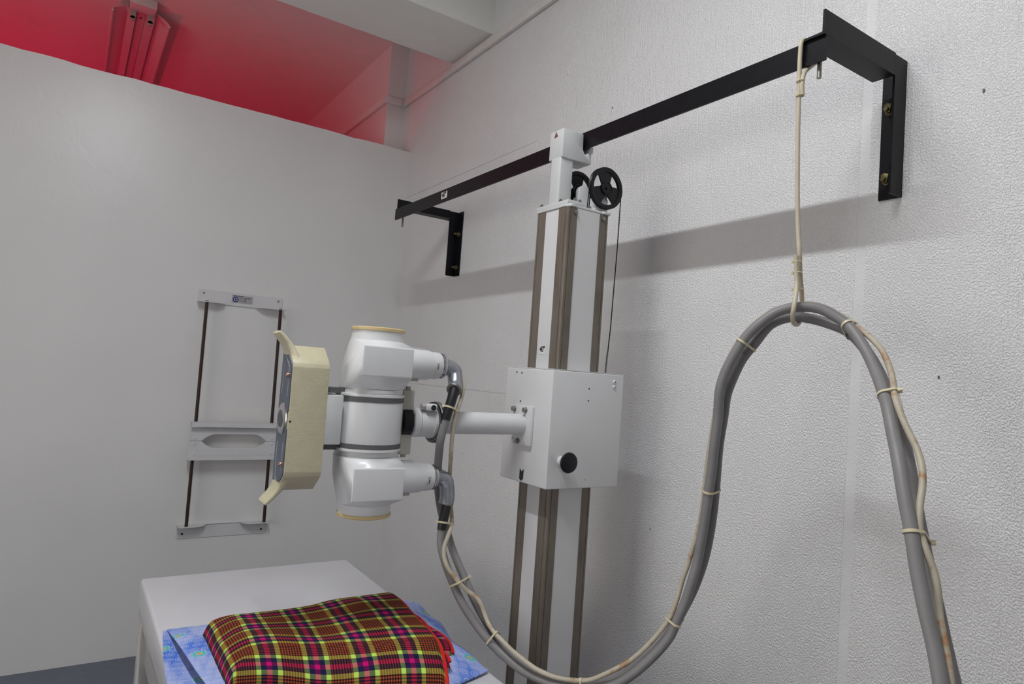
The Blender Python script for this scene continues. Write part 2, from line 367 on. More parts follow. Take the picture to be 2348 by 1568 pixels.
# partition with a slightly uneven top edge, stopping short of the ceiling
pb = MB(); rnd = random.Random(3)
xs = [X0+(W-X0)*i/60 for i in range(61)]
poly = [(x, ZP+(rnd.random()-.5)*0.006) for x in xs]
pb.prism([(X0, -H)]+poly+[(W, -H)], 1, D, D+0.10)
struct(pb.build('wall_back', WHITE_WALL, angle=20))
wr = struct(MB().box(W+0.004, W+0.1, Y0, 3.59, -H, ZC).build('wall_right', JOINT))
for ya, yb, zr_ in ((Y0, 0.830, [(-H, ZC)]), (0.853, 2.1995, [(-H, ZC)]), (2.2, 3.59, [(-H, -0.0757), (-0.0743, 0.9574), (0.9586, ZC)])):
    for za, zb in zr_:
        MB().box(W, W+0.006, ya, yb, za, zb, bevel=0.0004, seg=1).build('wall_panel', STUCCO, wr)
MB().box(W+0.0006, W+0.006, 0.8295, 0.8535, -H, ZC).build('joint_strip', JOINT, wr)
# unseen glowing window added in the left wall to give soft fill light
wz0, wz1 = -0.62, 0.72
wn = struct(MB().box(X0, X0+0.03, 0.0, 2.2, wz0-0.05, wz0).box(X0, X0+0.03, 0.0, 2.2, wz1, wz1+0.05).box(X0, X0+0.03, 0.0, 0.05, wz0, wz1).box(X0, X0+0.03, 2.15, 2.2, wz0, wz1).build('fill_window_1', TRIMW))
for i in range(3):
    ya = 0.06+0.70*i
    MB().box(X0+0.004, X0+0.010, ya, ya+0.66, wz0+0.01, wz1-0.01).build('fill_pane', FILLPANE, wn)
    if i: MB().box(X0, X0+0.03, ya-0.04, ya, wz0, wz1).build('mullion', TRIMW, wn)
# chips in the rough paint
for y, z, r in ((0.601, 0.647, 0.0045), (2.02, 1.17, 0.0020), (0.665, 0.060, 0.0035), (1.746, 0.958, 0.0040), (1.45, -0.430, 0.0030), (2.85, 1.02, 0.0018), (0.60, 0.87, 0.0045), (2.19, 0.42, 0.0016), (2.62, -0.36, 0.0028)):
    MB().hull([(W-0.0006+dx, y+math.cos(a)*r*(0.5+0.5*((k*7) % 5)/4), z+math.sin(a)*r*(0.7+0.5*((k*3) % 4)/3)) for k, a in enumerate([math.pi*2*q/7 for q in range(7)]) for dx in (0, 0.002)]).build('paint_chip', TABS, wr)
# moulding that runs along the wall and round the end of the wall beyond
t1 = struct(MB().box(W-0.020, W, Y0, 3.59, 1.510, 1.552, bevel=0.005).build('trim_1', TRIMW))
t2 = struct(MB().box(1.37, W-0.020, 3.570, 3.59, 1.510, 1.552, bevel=0.005).build('trim_2', TRIMW))
t3 = struct(MB().box(1.37, 1.39, 3.591, Y1, 1.510, 1.552, bevel=0.005).build('trim_3', TRIMW))

# ================================================================== lamps
def fixture(cx, y0, y1, label, lit, group='ceiling batten lamps'):
    """batten with a folded reflector; lamp holders at both ends"""
    t = thing('batten_lamp', (cx, (y0+y1)/2, 1.80+H), label, 'lamp', group)
    # reflector: folded sheet profile in x-z, one skin with thickness
    hp_ = [(0.135, 1.790), (0.133, 1.802), (0.100, 1.824), (0.070, 1.840), (0.064, 1.816), (0.027, 1.812), (0.021, 1.842)]
    prof = [(-a, b) for a, b in hp_]+hp_[::-1]
    lower = [(cx+a, b) for a, b in prof]; upper = [(cx+a, b+0.0025) for a, b in prof][::-1]
    MB().prism(lower+upper, 1, y0, y1).build('reflector', ENAMEL, t, angle=20)
    for s in (-1, 1):
        MB().tube([(cx+s*0.135, y0, 1.790), (cx+s*0.135, y1, 1.790)], 0.006, 8).build('reflector_lip', ENAMEL, t)
    MB().box(cx-0.020, cx+0.020, y0-0.06, y1+0.06, 1.836, 1.857, bevel=0.002).build('channel_body', ENAMEL, t)
    for ye, sg in ((y0-0.06, -1), (y1+0.06, 1)):
        e = MB().box(cx-0.062, cx+0.062, ye-0.05, ye+0.05, 1.812, 1.858, bevel=0.004).build('end_box', ENAMEL, t)
        for s in (-1, 1):
            h = MB().box(cx+s*0.042-0.013, cx+s*0.042+0.013, ye-sg*0.045, ye-sg*0.060, 1.772, 1.816)
            h.cyl((cx+s*0.042, ye-sg*0.045, 1.772), (cx+s*0.042, ye-sg*0.060, 1.772), 0.013, 20)
            hh = h.build('lamp_holder', BRACKG, t)
            MB().cyl((cx+s*0.042, ye-sg*0.044, 1.772), (cx+s*0.042, ye-sg*0.0435, 1.772), 0.004, 12).build('pin_slot', INK, hh)
            MB().cyl((cx+s*0.042, ye-sg*0.0605, 1.772), (cx+s*0.042, ye-sg*0.061, 1.772), 0.004, 12).build('pin_slot', INK, hh)
    if lit:
        for s in (-1, 1):
            MB().cyl((cx+s*0.042, y0-0.002, 1.786), (cx+s*0.042, y1+0.002, 1.786), 0.0085, 16).build('fluorescent_tube', TUBEM, t)
    MB().cyl((cx, y0+0.10, 1.830), (cx, y0+0.10, 1.837), 0.006, 12).build('fixing_screw', STEEL, t)
    return t
fixture(0.163, 4.12, 5.32, 'ribbed batten lamp bathed in red light beyond the partition', False)
fixture(LAMP_X, LAMP_Y0, LAMP_Y1, 'lit batten lamp on the ceiling of the x-ray room', True)
t = thing('red_lamp', (-0.9, 5.2, 0), 'red darkroom lamp on a stand beyond the partition', 'lamp')
MB().lathe([(0.12, -H), (0.12, -H+0.02), (0.015, -H+0.03), (0.015, -0.06)], (-0.9, 5.2, 0), (0, 0, 1), 20).build('stand', BLACKM, t)
MB().lathe([(0.02, -0.06), (0.03, 0.0), (0.028, 0.02)], (-0.9, 5.2, 0), (0, 0, 1), 20).build('socket', BLACKP, t)

# ================================================================== overhead rail on two wall brackets
rail = thing('overhead_rail', (1.35, 1.79, 1.8), 'long black angle-iron rail on two brackets along the rough white wall', 'rail')
def lerp(a, b, t): return a+(b-a)*t
def rail_bar():
    """angle iron: upright flange towards the room, flat flange on top towards the wall"""
    sec = [(0, 0.666), (0.005, 0.666), (0.005, 0.711), (0.050, 0.711), (0.050, 0.716), (0, 0.716)]
    mb = MB(); rings = []
    for y, x in ((0.754, 1.1865), (2.812, 1.1695)): rings.append([mb.bm.verts.new((x+a, y, b)) for a, b in sec])
    n = len(sec); fs = [mb.bm.faces.new(rings[0]), mb.bm.faces.new(rings[1][::-1])]
    for i in range(n): fs.append(mb.bm.faces.new((rings[0][i], rings[1][i], rings[1][(i+1) % n], rings[0][(i+1) % n])))
    bmesh.ops.recalc_face_normals(mb.bm, faces=fs)
    return mb.build('rail_bar', BLACKM, rail)
rb = rail_bar()
for y, s in ((0.754, 1), (2.822, -1)):
    ya, yb = y, y+s*0.050; yt = y+s*0.005
    mn, mx = min, max
    MB().prism([(ya, 0.7165), (yb, 0.7165), (yb, 0.7215), (yt, 0.7215), (yt, 0.7665), (ya, 0.7665)], 0, 1.180, W-0.0502).build('bracket_arm', BLACKM, rail)
    post = MB().prism([(W, ya), (W, yb), (W-0.005, yb), (W-0.005, yt), (W-0.050, yt), (W-0.050, ya)], 2, 0.455, 0.7635).build('bracket_post', BLACKM, rail)
    for z in (0.655, 0.495):
        yc = y+s*0.028
        MB().cyl((W-0.005, yc, z), (W-0.032, yc, z), 0.005, 12).lathe([(0.011, 0), (0.011, 0.008)], (W-0.005, yc, z), (-1, 0, 0), 6).build('wall_bolt', BRASS, post)
        if s > 0:   # wing nut on the near bracket
            MB().prism([(yc-0.005, z-0.006), (yc+0.005, z-0.006), (yc+0.009, z+0.012), (yc+0.002, z+0.016), (yc-0.009, z+0.012)], 0, W-0.024, W-0.013, bevel=0.001).build('wing_nut', BRASS, post)
    MB().cyl((1.203, y+s*0.022, 0.735), (1.203, y+s*0.022, 0.640), 0.0045, 12).lathe([(0.009, 0), (0.009, 0.007)], (1.203, y+s*0.022, 0.722), (0, 0, 1), 6).build('clamp_bolt', STEEL, rail)
st = MB().box(1.1725, 1.1735, 2.318, 2.366, 0.679, 0.706).build('size_sticker', PAPER, rb)
for v in st.data.vertices: v.co.x -= 0.0005
text_mesh('sticker_lettering', '40"', 0.0290, (1.1716, 2.342, 0.693), (0, -1, 0), (0, 0, 1), INK, rb, sx=0.85, bold=0.0006)

# ================================================================== x-ray stand
xs_ = thing('xray_stand', (1.152, 1.484, 0), 'white x-ray stand with brown-edged column, boxed carriage and arm carrying a tube head', 'x-ray machine')
cx0, cx1, cy0, cy1, ct = 1.080, 1.225, 1.412, 1.556, 0.468
# corner extrusions: along x they show 32 mm, along y 41 mm
def corner(name, x, y, sx, sy):
    g = 0.003
    P = [(0, 0.004), (0.0015, 0.0015), (0.004, 0), (0.0085, 0), (0.0085, 0.0025), (0.0100, 0.0025), (0.0100, 0), (0.032, 0), (0.032, 0.012), (0.012, 0.012), (0.012, 0.0415), (0, 0.0415), (0, 0.0118), (0.0022, 0.0118), (0.0022, 0.0102), (0, 0.0102)]
    poly = [(x+sx*a, y+sy*b) for a, b in P]
    return MB().prism(poly, 2, -H+0.012, ct).build(name, BROWN, xs_, angle=25)
for x, sx in ((cx0, 1), (cx1, -1)):
    for y, sy in ((cy0, 1), (cy1, -1)):
        co = corner('corner_extrusion', x, y, sx, sy)
# screws at the head of the two near extrusions
for x in (cx0+0.026, cx1-0.020):
    s_ = MB().lathe([(0.006, 0), (0.006, 0.004), (0.003, 0.006)], (x, cy0, ct-0.014), (0, -1, 0), 12).build('head_screw', STEEL, xs_)
def panel(x0, x1, y0, y1): return MB().box(x0, x1, y0, y1, -H+0.012, ct-0.001).build('column_panel', PANELW, xs_)
pl = panel(cx0+0.0015, cx0+0.010, cy0+0.0405, cy1-0.0405)
panel(cx1-0.010, cx1-0.0015, cy0+0.0405, cy1-0.0405)
panel(cx0+0.031, cx1-0.023, cy0+0.0015, cy0+0.010); panel(cx0+0.031, cx1-0.031, cy1-0.010, cy1-0.0015)
MB().box(cx0-0.03, cx1+0.03, cy0-0.03, cy1+0.03, -H, -H+0.012, bevel=0.002).build('foot_plate', MACHG, xs_)
stk = MB().box(cx0+0.0008, cx0+0.0018, 1.475, 1.502, 0.066, 0.091).build('height_sticker', PAPER, pl)
text_mesh('sticker_lettering', '40"', 0.0215, (cx0+0.0006, 1.488, 0.079), (0, -1, 0), (0, 0, 1), INK, pl, sx=0.80, bold=0.0005)
# cap, adapter plate, post and clamp on the rail
cap = MB().prism([(cx0-0.002, cy0+0.012), (cx0+0.008, cy0-0.004), (cx0+0.022, cy0-0.004), (cx0+0.030, cy0+0.001), (cx1-0.026, cy0+0.001), (cx1-0.020, cy0-0.005), (cx1+0.002, cy0-0.005), (cx1+0.006, cy0+0.004), (cx1+0.003, cy1+0.003), (cx0-0.002, cy1+0.003)], 2, ct, ct+0.0075, bevel=0.0015).build('column_cap', MACHG, xs_)
ad = MB().box(cx0+0.001, cx0+0.060, cy0+0.004, cy1+0.006, ct+0.0075, ct+0.0195, bevel=0.002).build('adapter_plate', MACHG, xs_)
for x, y in ((cx0+0.010, cy1-0.006), (cx0+0.010, cy0+0.050), (cx0+0.050, cy0+0.016), (cx0+0.030, cy0+0.012)):
    MB().lathe([(0.006, 0), (0.006, 0.006), (0.004, 0.006), (0.004, 0.009)], (x, y, ct+0.0195), (0, 0, 1), 6).build('plate_bolt', STEEL, ad)
for x, y in ((cx0+0.080, cy0+0.010), (cx0+0.122, cy0+0.012)):
    MB().lathe([(0.006, 0), (0.006, 0.007)], (x, y, ct+0.0075), (0, 0, 1), 6).build('cap_bolt', STEEL, cap)
MB().box(1.098, 1.146, 1.487, 1.533, ct+0.0195, 0.628, bevel=0.006, seg=3).build('post', MACHG, xs_)
cl = MB().prism([(1.099, 0.624), (1.205, 0.624), (1.205, 0.676), (1.196, 0.676), (1.1945, 0.662), (1.1905, 0.653), (1.184, 0.648), (1.1775, 0.653), (1.1735, 0.662), (1.1715, 0.7075), (1.099, 0.7075)], 1, 1.4815, 1.5455, bevel=0.0035).build('rail_clamp', MACHG, xs_)
MB().box(1.203, 1.222, 1.4955, 1.530, 0.664, 0.684, bevel=0.003).build('clamp_lug', MACHG, cl)
tri = MB().prism([(1.5235, 0.686), (1.5075, 0.6885), (1.5165, 0.7035)], 0, 1.0980, 1.0992).build('warning_triangle', PURPLE, cl)
# pulleys: rim, three spokes, hub
def pulley(cx_, cy_, cz_, r):
    mb = MB()
    mb.lathe([(r-0.0125, -0.0045), (r-0.003, -0.006), (r, -0.0055), (r-0.0035, 0), (r, 0.0055), (r-0.003, 0.006), (r-0.0125, 0.0045), (r-0.0125, -0.0045)], (cx_, cy_, cz_), (0, 1, 0), 48, caps=False)
    o = mb.build('pulley', BLACKP, xs_)
    sb = MB()
    for k in range(3):
        a0 = math.radians(-22+120*k); 
        pts = []
        for j in range(9): t_ = a0-math.radians(32)+math.radians(64)*j/8; pts.append((cx_+math.cos(t_)*(r-0.0115), cz_+math.sin(t_)*(r-0.0115)))
        for j in range(9): t_ = a0+math.radians(60)-math.radians(120)*j/8; pts.append((cx_+math.cos(t_)*0.015, cz_+math.sin(t_)*0.015))
        sb.prism(pts, 1, cy_-0.0025, cy_+0.0025)
    sb.build('pulley_spokes', BLACKP, o)
    MB().lathe([(0.020, -0.006), (0.017, -0.008), (0.017, 0.007)], (cx_, cy_, cz_), (0, 1, 0), 24).build('pulley_hub', BLACKP, o)
    MB().lathe([(0.005, -0.010), (0.005, 0.030)], (cx_, cy_, cz_), (0, 1, 0), 12).build('axle', BLACKP, o)
pulley(1.2430, 1.455, 0.558, 0.0605)
pulley(1.1960, 1.525, 0.5535, 0.058)
def bearing(x, y, w):
    pts = [(x-w, ct+0.0075), (x+w, ct+0.0075), (x+w, 0.545)]+[(x+math.cos(a)*w, 0.545+math.sin(a)*w) for a in [math.pi*j/10 for j in range(1, 10)]]+[(x-w, 0.545)]
    MB().prism(pts, 1, y-0.009, y+0.009, bevel=0.0015).build('pulley_bearing', MACH, xs_)
bearing(1.2430, 1.476, 0.019); bearing(1.1960, 1.500, 0.019)
MB().box(1.215, 1.262, 1.463, 1.489, ct+0.0075, 0.530, bevel=0.002).build('pulley_block', MACH, xs_)
# wire rope from the pulley down to the carriage, with a sleeve at its end
MB().tube([(1.3030, 1.455, 0.556), (1.3030, 1.456, 0.40), (1.3000, 1.460, 0.16), (1.2950, 1.464, 0.028)], 0.0016, 8).build('wire_rope', INK, xs_)
MB().cyl((1.2970, 1.463, 0.085), (1.2950, 1.464, 0.024), 0.0028, 10).build('wire_sleeve', STEEL, xs_)
MB().tube([(1.1835, 1.455, 0.556), (1.184, 1.462, 0.476)], 0.0016, 8).build('wire_rope', INK, xs_)
# boxed carriage
bx0, bx1, by0, by1, bz0, bz1 = 1.040, 1.287, 1.3765, 1.5935, -0.284, 0.0235
box = MB().box(bx0, bx1, by0, by1, bz0, bz1, bevel=0.003, seg=3).build('carriage_box', MACH, xs_)
MB().box(bx0+0.004, bx1+0.003, by0+0.002, by1+0.002, bz1+0.0008, bz1+0.0030).build('lid', MACH, box)
for y, z in ((1.5437, 0.012), (1.5187, 0.011), (1.5170, -0.067)):
    MB().lathe([(0.0026, 0), (0.0026, 0.0008)], (bx0+0.0002, y, z), (-1, 0, 0), 12).build('screw_hole', INK, box)
for x, z in ((1.1638, -0.0194), (1.1637, -0.0515), (1.170, -0.262)):
    MB().lathe([(0.0022 if z > -0.2 else 0.0012, 0), (0.0022 if z > -0.2 else 0.0012, 0.0006)], (x, by0+0.0002, z), (0, -1, 0), 12).build('screw_hole', INK, box)
for z in (0.0032, -0.0107):
    s_ = MB().lathe([(0.0058, 0), (0.0055, 0.002), (0.0035, 0.0035)], (1.2525, by0, z), (0, -1, 0), 16).build('side_screw', MACH, box)
    MB().lathe([(0.0016, 0), (0.0016, 0.0006)], (1.2528, by0-0.0033, z), (0, -1, 0), 10).build('screw_socket', INK, s_)
kn = MB().lathe([(0.018, 0), (0.0245, 0.002), (0.0270, 0.007), (0.0255, 0.011), (0.021, 0.013)], (1.0845, 1.351, -0.2110), (0, -1, 0), 32).build('brake_knob', BLACKP, box)
MB().lathe([(0.013, 0), (0.013, 0.008), (0.010, 0.010), (0.010, 0.030)], (1.0845, by0, -0.2110), (0, -1, 0), 24).build('knob_stem', MACH, kn)
a_ = MB().prism([(1.4965, -0.2475), (1.4875, -0.2545), (1.4780, -0.2470), (1.4790, -0.2735), (1.4875, -0.2800), (1.4965, -0.2750)], 0, bx0-0.0006, bx0+0.0004).build('arrow_mark', INK, box)
fl = MB().box(bx0-0.009, bx0, 1.4465, 1.5350, -0.1825, -0.0780, bevel=0.0018).build('arm_flange', MACH, xs_)
for y, z in ((1.5290, -0.0885), (1.4750, -0.0885), (1.5030, -0.1740)):
    MB().lathe([(0.0085, 0), (0.0085, 0.002), (0.0068, 0.002), (0.0068, 0.009)], (bx0-0.009, y, z), (-1, 0, 0), 6).build('flange_bolt', STEEL, fl)
for y, z in ((1.5300, -0.1690), (1.4720, -0.1760)):
    MB().lathe([(0.004, 0), (0.004, 0.0006)], (bx0-0.0091, y, z), (-1, 0, 0), 14).build('plugged_hole', BRACKG, fl)
AY, AZ = 1.496, -0.1285
arm = MB().lathe([(0.0285, 0), (0.0285, 0.260)], (1.033, AY, AZ), (-1, 0, 0), 48).build('arm', MACH, xs_)
# swivel joint: graduated ring, two white sleeves, black socket with bright rim, clamp ear
jn = MB().lathe([(0.0500, 0), (0.0515, 0.002), (0.0515, 0.011), (0.050, 0.014), (0.042, 0.014)], (0.7800, AY, AZ), (-1, 0, 0), 56).build('swivel_ring', RINGG, xs_)
MB().lathe([(0.0505, 0), (0.0505, 0.004)], (0.7672, AY, AZ), (-1, 0, 0), 56).build('scale_ring', BLACKP, jn)
tk = MB()
for k in range(60):
    a = 2*math.pi*k/60; r0, r1 = (0.0440, 0.0490) if k % 5 else (0.0425, 0.0495)
    c, s = math.cos(a), math.sin(a); px, pz = -s*0.00035, c*0.00035
    tk.prism([(AY+c*r0+px, AZ+s*r0+pz), (AY+c*r1+px, AZ+s*r1+pz), (AY+c*r1-px, AZ+s*r1-pz), (AY+c*r0-px, AZ+s*r0-pz)], 0, 0.7628, 0.7633)
tk.build('scale_marks', LINEP, jn)
MB().lathe([(0.0400, 0), (0.0400, 0.009), (0.0370, 0.0092), (0.0370, 0.0434)], (0.7640, AY, AZ), (-1, 0, 0), 48).build('outer_sleeve', MACH, jn)
MB().lathe([(0.0362, 0), (0.0362, 0.0014)], (0.7208, AY, AZ), (-1, 0, 0), 48).build('sleeve_gap', INK, jn)
MB().lathe([(0.0372, 0), (0.0372, 0.0164)], (0.7196, AY, AZ), (-1, 0, 0), 48).build('inner_sleeve', MACH, jn)
MB().lathe([(0.0366, 0), (0.0372, 0.002), (0.0355, 0.004)], (0.7032, AY, AZ), (-1, 0, 0), 48).build('bright_rim', CHROME, jn)
MB().lathe([(0.0352, 0), (0.0352, 0.024)], (0.6995, AY, AZ), (-1, 0, 0), 48).build('socket_disc', BLACKP, jn)
ear = MB().box(0.7270, 0.7560, AY-0.042, AY-0.012, AZ+0.0300, AZ+0.0470, bevel=0.005, seg=3).build('clamp_ear', MACH, jn)
MB().lathe([(0.0068, 0), (0.0068, 0.0012)], (0.7440, AY-0.0415, AZ+0.0380), (0, -1, 0), 20).build('ear_hole', INK, ear)
MB().cyl((0.7265, AY-0.027, AZ+0.0385), (0.7180, AY-0.027, AZ+0.0385), 0.008, 6).build('ear_bolt', BRACKG, ear)
# bracket that carries the tube
br = MB().prism([(0.672, -0.0520), (0.7030, -0.0520), (0.7030, -0.2060), (0.672, -0.2060)], 1, AY-0.018, AY+0.036, bevel=0.002).build('tube_bracket', BRACKG, xs_)
for z0, z1 in ((-0.0515, -0.043), (-0.2065, -0.214)):
    MB().cyl((0.690, AY-0.005, z0), (0.690, AY-0.005, z1), 0.0065, 6).build('bracket_bolt', BRACKG, br)
MB().cyl((0.676, AY-0.005, -0.0515), (0.676, AY-0.005, -0.036), 0.005, 8).build('bracket_bolt', STEEL, br)
# tube: middle drum with two clamp bands
TX, TY = 0.5935, 1.490
drum = MB().lathe([(0.0770, -0.1870), (0.0780, -0.183), (0.0780, -0.068), (0.0770, -0.064)], (TX, TY, 0), (0, 0, 1), 64).build('tube_drum', MACH, xs_)
for z0, z1, m_, r in ((-0.0825, -0.0700, GREYBAND, 0.0790), (-0.1870, -0.1755, GREYBAND, 0.0790), (-0.0700, -0.0630, MACH, 0.0798), (-0.1940, -0.1870, MACH, 0.0798)):
    MB().lathe([(r-0.003, z0), (r, z0+0.0008), (r, z1-0.0008), (r-0.003, z1)], (TX, TY, 0), (0, 0, 1), 64).build('clamp_band' if m_ is GREYBAND else 'drum_rim', m_, drum)
def circ(cx_, cy_, r, z, n=64): return [(cx_+math.cos(2*math.pi*k/n)*r, cy_+math.sin(2*math.pi*k/n)*r, z) for k in range(n)]
def horn(name, zsign, zneck, zbody, zshould, zcap, zt, zb):
    """end housing: neck, tapering shell with a square-faced shoulder that leads into the cable socket, capped with a cream rim"""
    CX = 0.601
    mb = MB()
    mb.lathe([(0.0735, 0), (0.0735, abs(zbody-zneck))], (TX+0.002, TY, zneck), (0, 0, zsign), 64)
    fx0, fx1, fy = 0.5370, 0.6590, 1.4050
    pts = circ(TX+0.0015, TY, 0.0745, zbody)+circ(TX+0.002, TY, 0.0730, lerp(zbody, zshould, .42))+circ(CX-0.001, TY, 0.0625, zshould)
    for x in (fx0, fx1): pts += [(x, fy, zt), (x, fy, zb)]
    pts += [(fx1, TY+0.050, zt), (fx1, TY+0.050, zb), (fx1+0.004, TY-0.040, zt+0.004), (fx1+0.004, TY-0.040, zb-0.004)]
    mb.hull(pts)
    es = [e for e in mb.bm.edges if len(e.link_faces) == 2 and e.calc_face_angle(0) > 0.30 and all(v.co.y < fy+0.02 for v in e.verts)]
    bmesh.ops.bevel(mb.bm, geom=es, offset=0.003, segments=3, affect='EDGES', profile=0.5)
    o = mb.build(name, MACH, xs_, angle=30)
    d = abs(zcap-zshould)
    MB().lathe([(0.0625, -0.001), (0.0605, d*0.5), (0.0598, d)], (CX, TY, zshould), (0, 0, zsign), 64).build('end_shell', MACH, o)
    MB().lathe([(0.0600, 0), (0.0625, 0.001), (0.0625, 0.0065), (0.0600, 0.0085)], (CX, TY, zcap), (0, 0, zsign), 64).build('end_rim', CAPC, o)
    # cable socket
    zc_ = (zt+zb)/2; so = MB().lathe([(0.0385, 0), (0.0385, 0.020), (0.0365, 0.070), (0.0345, 0.076)], (0.664, TY, zc_), (1, 0, 0), 48).build('cable_socket', MACH, xs_)
    MB().box(0.655, 0.715, TY-0.010, TY+0.010, zc_+0.0365, zc_+0.0405).build('socket_strap', MACHG, so)
    MB().box(0.655, 0.708, TY-0.014, TY+0.014, zc_-0.0415, zc_-0.0360).build('socket_strap', BRACKG, so)
    MB().lathe([(0.0335, 0), (0.0335, 0.022), (0.0310, 0.027)], (0.7395, TY, zc_), (1, 0, 0), 48).build('socket_collar', MACH, so)
    MB().lathe([(0.0290, 0), (0.0290, 0.002), (0.0310, 0.0025), (0.0320, 0.006), (0.0310, 0.011), (0.027, 0.014)], (0.7660, TY, zc_), (1, 0, 0), 48).build('socket_nut', CHROME, so)
    tg = MB().prism([(0.7455, zc_+0.006), (0.7530, zc_+0.006), (0.7520, zc_-0.0155), (0.7445, zc_-0.0155)], 1, TY-0.0340, TY-0.0325).build('type_tag', BRACKG, so)
    MB().prism([(0.7485, zc_-0.001), (0.7500, zc_-0.001), (0.7495, zc_-0.010), (0.7480, zc_-0.010)], 1, TY-0.0344, TY-0.0338).build('tag_print', INK, tg)
    return zc_
zu = horn('upper_housing', 1, -0.063, -0.052, 0.0595, 0.0815, 0.0455, -0.0215)
zl = horn('lower_housing', -1, -0.194, -0.206, -0.3170, -0.3385, -0.2270, -0.2990)
# elbows
def elbow(zc_, end, kink):
    c = Vector((0.776, TY, zc_)); e = Vector(end)
    pts = [c, c+Vector((0.010, 0, 0)), c+Vector((0.024, -0.001, -0.004)), c+Vector((0.035, -0.004, -0.015)), Vector((0.5*(c.x+0.038)+0.5*e.x+0.002, lerp(TY-0.006, e.y, .5), lerp(zc_-0.032, e.z, .45))), e]
    P = smooth_path(pts, 6)
    rr = [0.0200 if i < len(P)*0.6 else 0.0188 for i in range(len(P))]
    o = MB().tube(P, 0.018, 24, rr=rr).build('cable_elbow', ELBOW, xs_)
    MB().lathe([(0.0188, 0), (0.0194, 0.001), (0.0194, 0.003), (0.0188, 0.004)], P[-1]+(P[-2]-P[-1]).normalized()*0.003, P[-1]-P[-2], 24).build('elbow_lip', STEEL, o)
elbow(zu, (0.7983, 1.4577, -0.0448), 0)
elbow(zl, (0.8150, 1.4865, -0.3300), 0)
# control head on the far end of the axis: link plate, bars, cream body, fascia
MB().box(0.470, 0.515, TY-0.045, TY+0.035, -0.1790, -0.0700, bevel=0.002).build('link_plate', MACHG, xs_)
for z in (-0.0600, -0.1870):
    MB().box(0.465, 0.525, TY-0.020, TY+0.030, z-0.006, z+0.006).build('link_bar', GREYBAND, xs_)
hx0, hx1 = 0.3980, 0.4780
NB = 1.4440
pro = [(NB, -0.2380), (NB, -0.0130), (NB+0.0035, -0.0040), (NB+0.0100, 0.0035), (NB+0.048, 0.0330), (NB+0.090, 0.0330), (NB+0.090, -0.2840), (NB+0.048, -0.2840), (NB+0.0100, -0.2540), (NB+0.0035, -0.2480)]
hd = MB().prism(pro, 0, hx0, hx1, bevel=0.0016).build('control_head', CREAM, xs_, angle=30)
# handles: two curved horns of sheet that sweep out from the top and the foot of the front
for s, zr in ((1, 0.026), (-1, -0.277)):
    mb = MB(); secs = []
    path = [(0.411, zr-s*0.034), (0.407, zr-s*0.016), (0.400, zr+s*0.002), (0.390, zr+s*0.016), (0.379, zr+s*0.028), (0.3725, zr+s*0.034)]
    ths = [0.011, 0.0105, 0.0085, 0.0066, 0.0060, 0.0045]
    for i, ((x, z), th) in enumerate(zip(path, ths)):
        a = path[max(i-1, 0)]; b = path[min(i+1, 5)]
        d = Vector((b[0]-a[0], 0, b[1]-a[1])).normalized(); nn = Vector((-d.z, 0, d.x))
        ring = []
        ya, yb = NB+(0.006, 0.016, 0.026, 0.030, 0.031, 0.034)[i], NB+(0.088, 0.088, 0.088, 0.089, 0.090, 0.087)[i]
        for k in range(16):
            t_ = 2*math.pi*k/16; cy_ = math.copysign(abs(math.cos(t_))**0.45, math.cos(t_)); cn = math.copysign(abs(math.sin(t_))**0.7, math.sin(t_))
            ring.append(mb.bm.verts.new(Vector((x, (ya+yb)/2+cy_*(yb-ya)/2, z))+nn*cn*th))
        secs.append(ring)
    fs = []
    for a, b in zip(secs, secs[1:]):
        for k in range(16): fs.append(mb.bm.faces.new((a[k], a[(k+1) % 16], b[(k+1) % 16], b[k])))
    fs.append(mb.bm.faces.new(secs[0][::-1])); fs.append(mb.bm.faces.new(secs[-1]))
    bmesh.ops.recalc_face_normals(mb.bm, faces=fs)
    mb.build('handle', CREAM, hd, angle=60)
zc_h = -0.1275
def fascia(sg):
    def zz(z): return zc_h+sg*z
    arc = [(NB+0.044+0.0325*math.cos(a), zz(0.0325*math.sin(a)+0.004)) for a in [math.radians(20+140*j/12) for j in range(13)]]
    poly = [(NB+0.0045, zz(0.0200)), (NB+0.0045, zz(0.112)), (NB+0.008, zz(0.120)), (NB+0.050, zz(0.150)), (NB+0.080, zz(0.146)), (NB+0.083, zz(0.020))]+arc
    o = MB().prism(poly, 0, hx0-0.0022, hx0+0.001).build('fascia', BLUEP, hd, angle=20)
    lines = MB()
    L_ = [(NB+0.020, 0.050), (NB+0.020, 0.113), (NB+0.052, 0.136), (NB+0.062, 0.128), (NB+0.066, 0.052)]
    for a, b in zip(L_, L_[1:]):
        d = Vector((0, b[0]-a[0], b[1]-a[1])).normalized()*0; 
        lines.tube([(hx0-0.0024, a[0], zz(a[1])), (hx0-0.0024, b[0], zz(b[1]))], 0.0004, 6)
    lines.build('fascia_line', LINEP, o)
    s_ = MB().lathe([(0.0050, 0), (0.0055, 0.004), (0.0040, 0.0065), (0.0028, 0.007)], (hx0-0.002, NB+0.0185, zz(0.0955)), (-1, 0, 0), 16).build('fascia_screw', COPPER, hd)
fascia(1); fascia(-1)
bt = MB().lathe([(0.0345, 0), (0.0350, 0.0015), (0.0320, 0.0040), (0.0200, 0.0050)], (hx0-0.001, NB+0.044, zc_h), (-1, 0, 0), 40).build('lamp_button', CHROME, hd)
MB().lathe([(0.0190, 0), (0.0185, 0.0012)], (hx0-0.0058, NB+0.044, zc_h), (-1, 0, 0), 32).build('button_face', GREYBAND, bt)
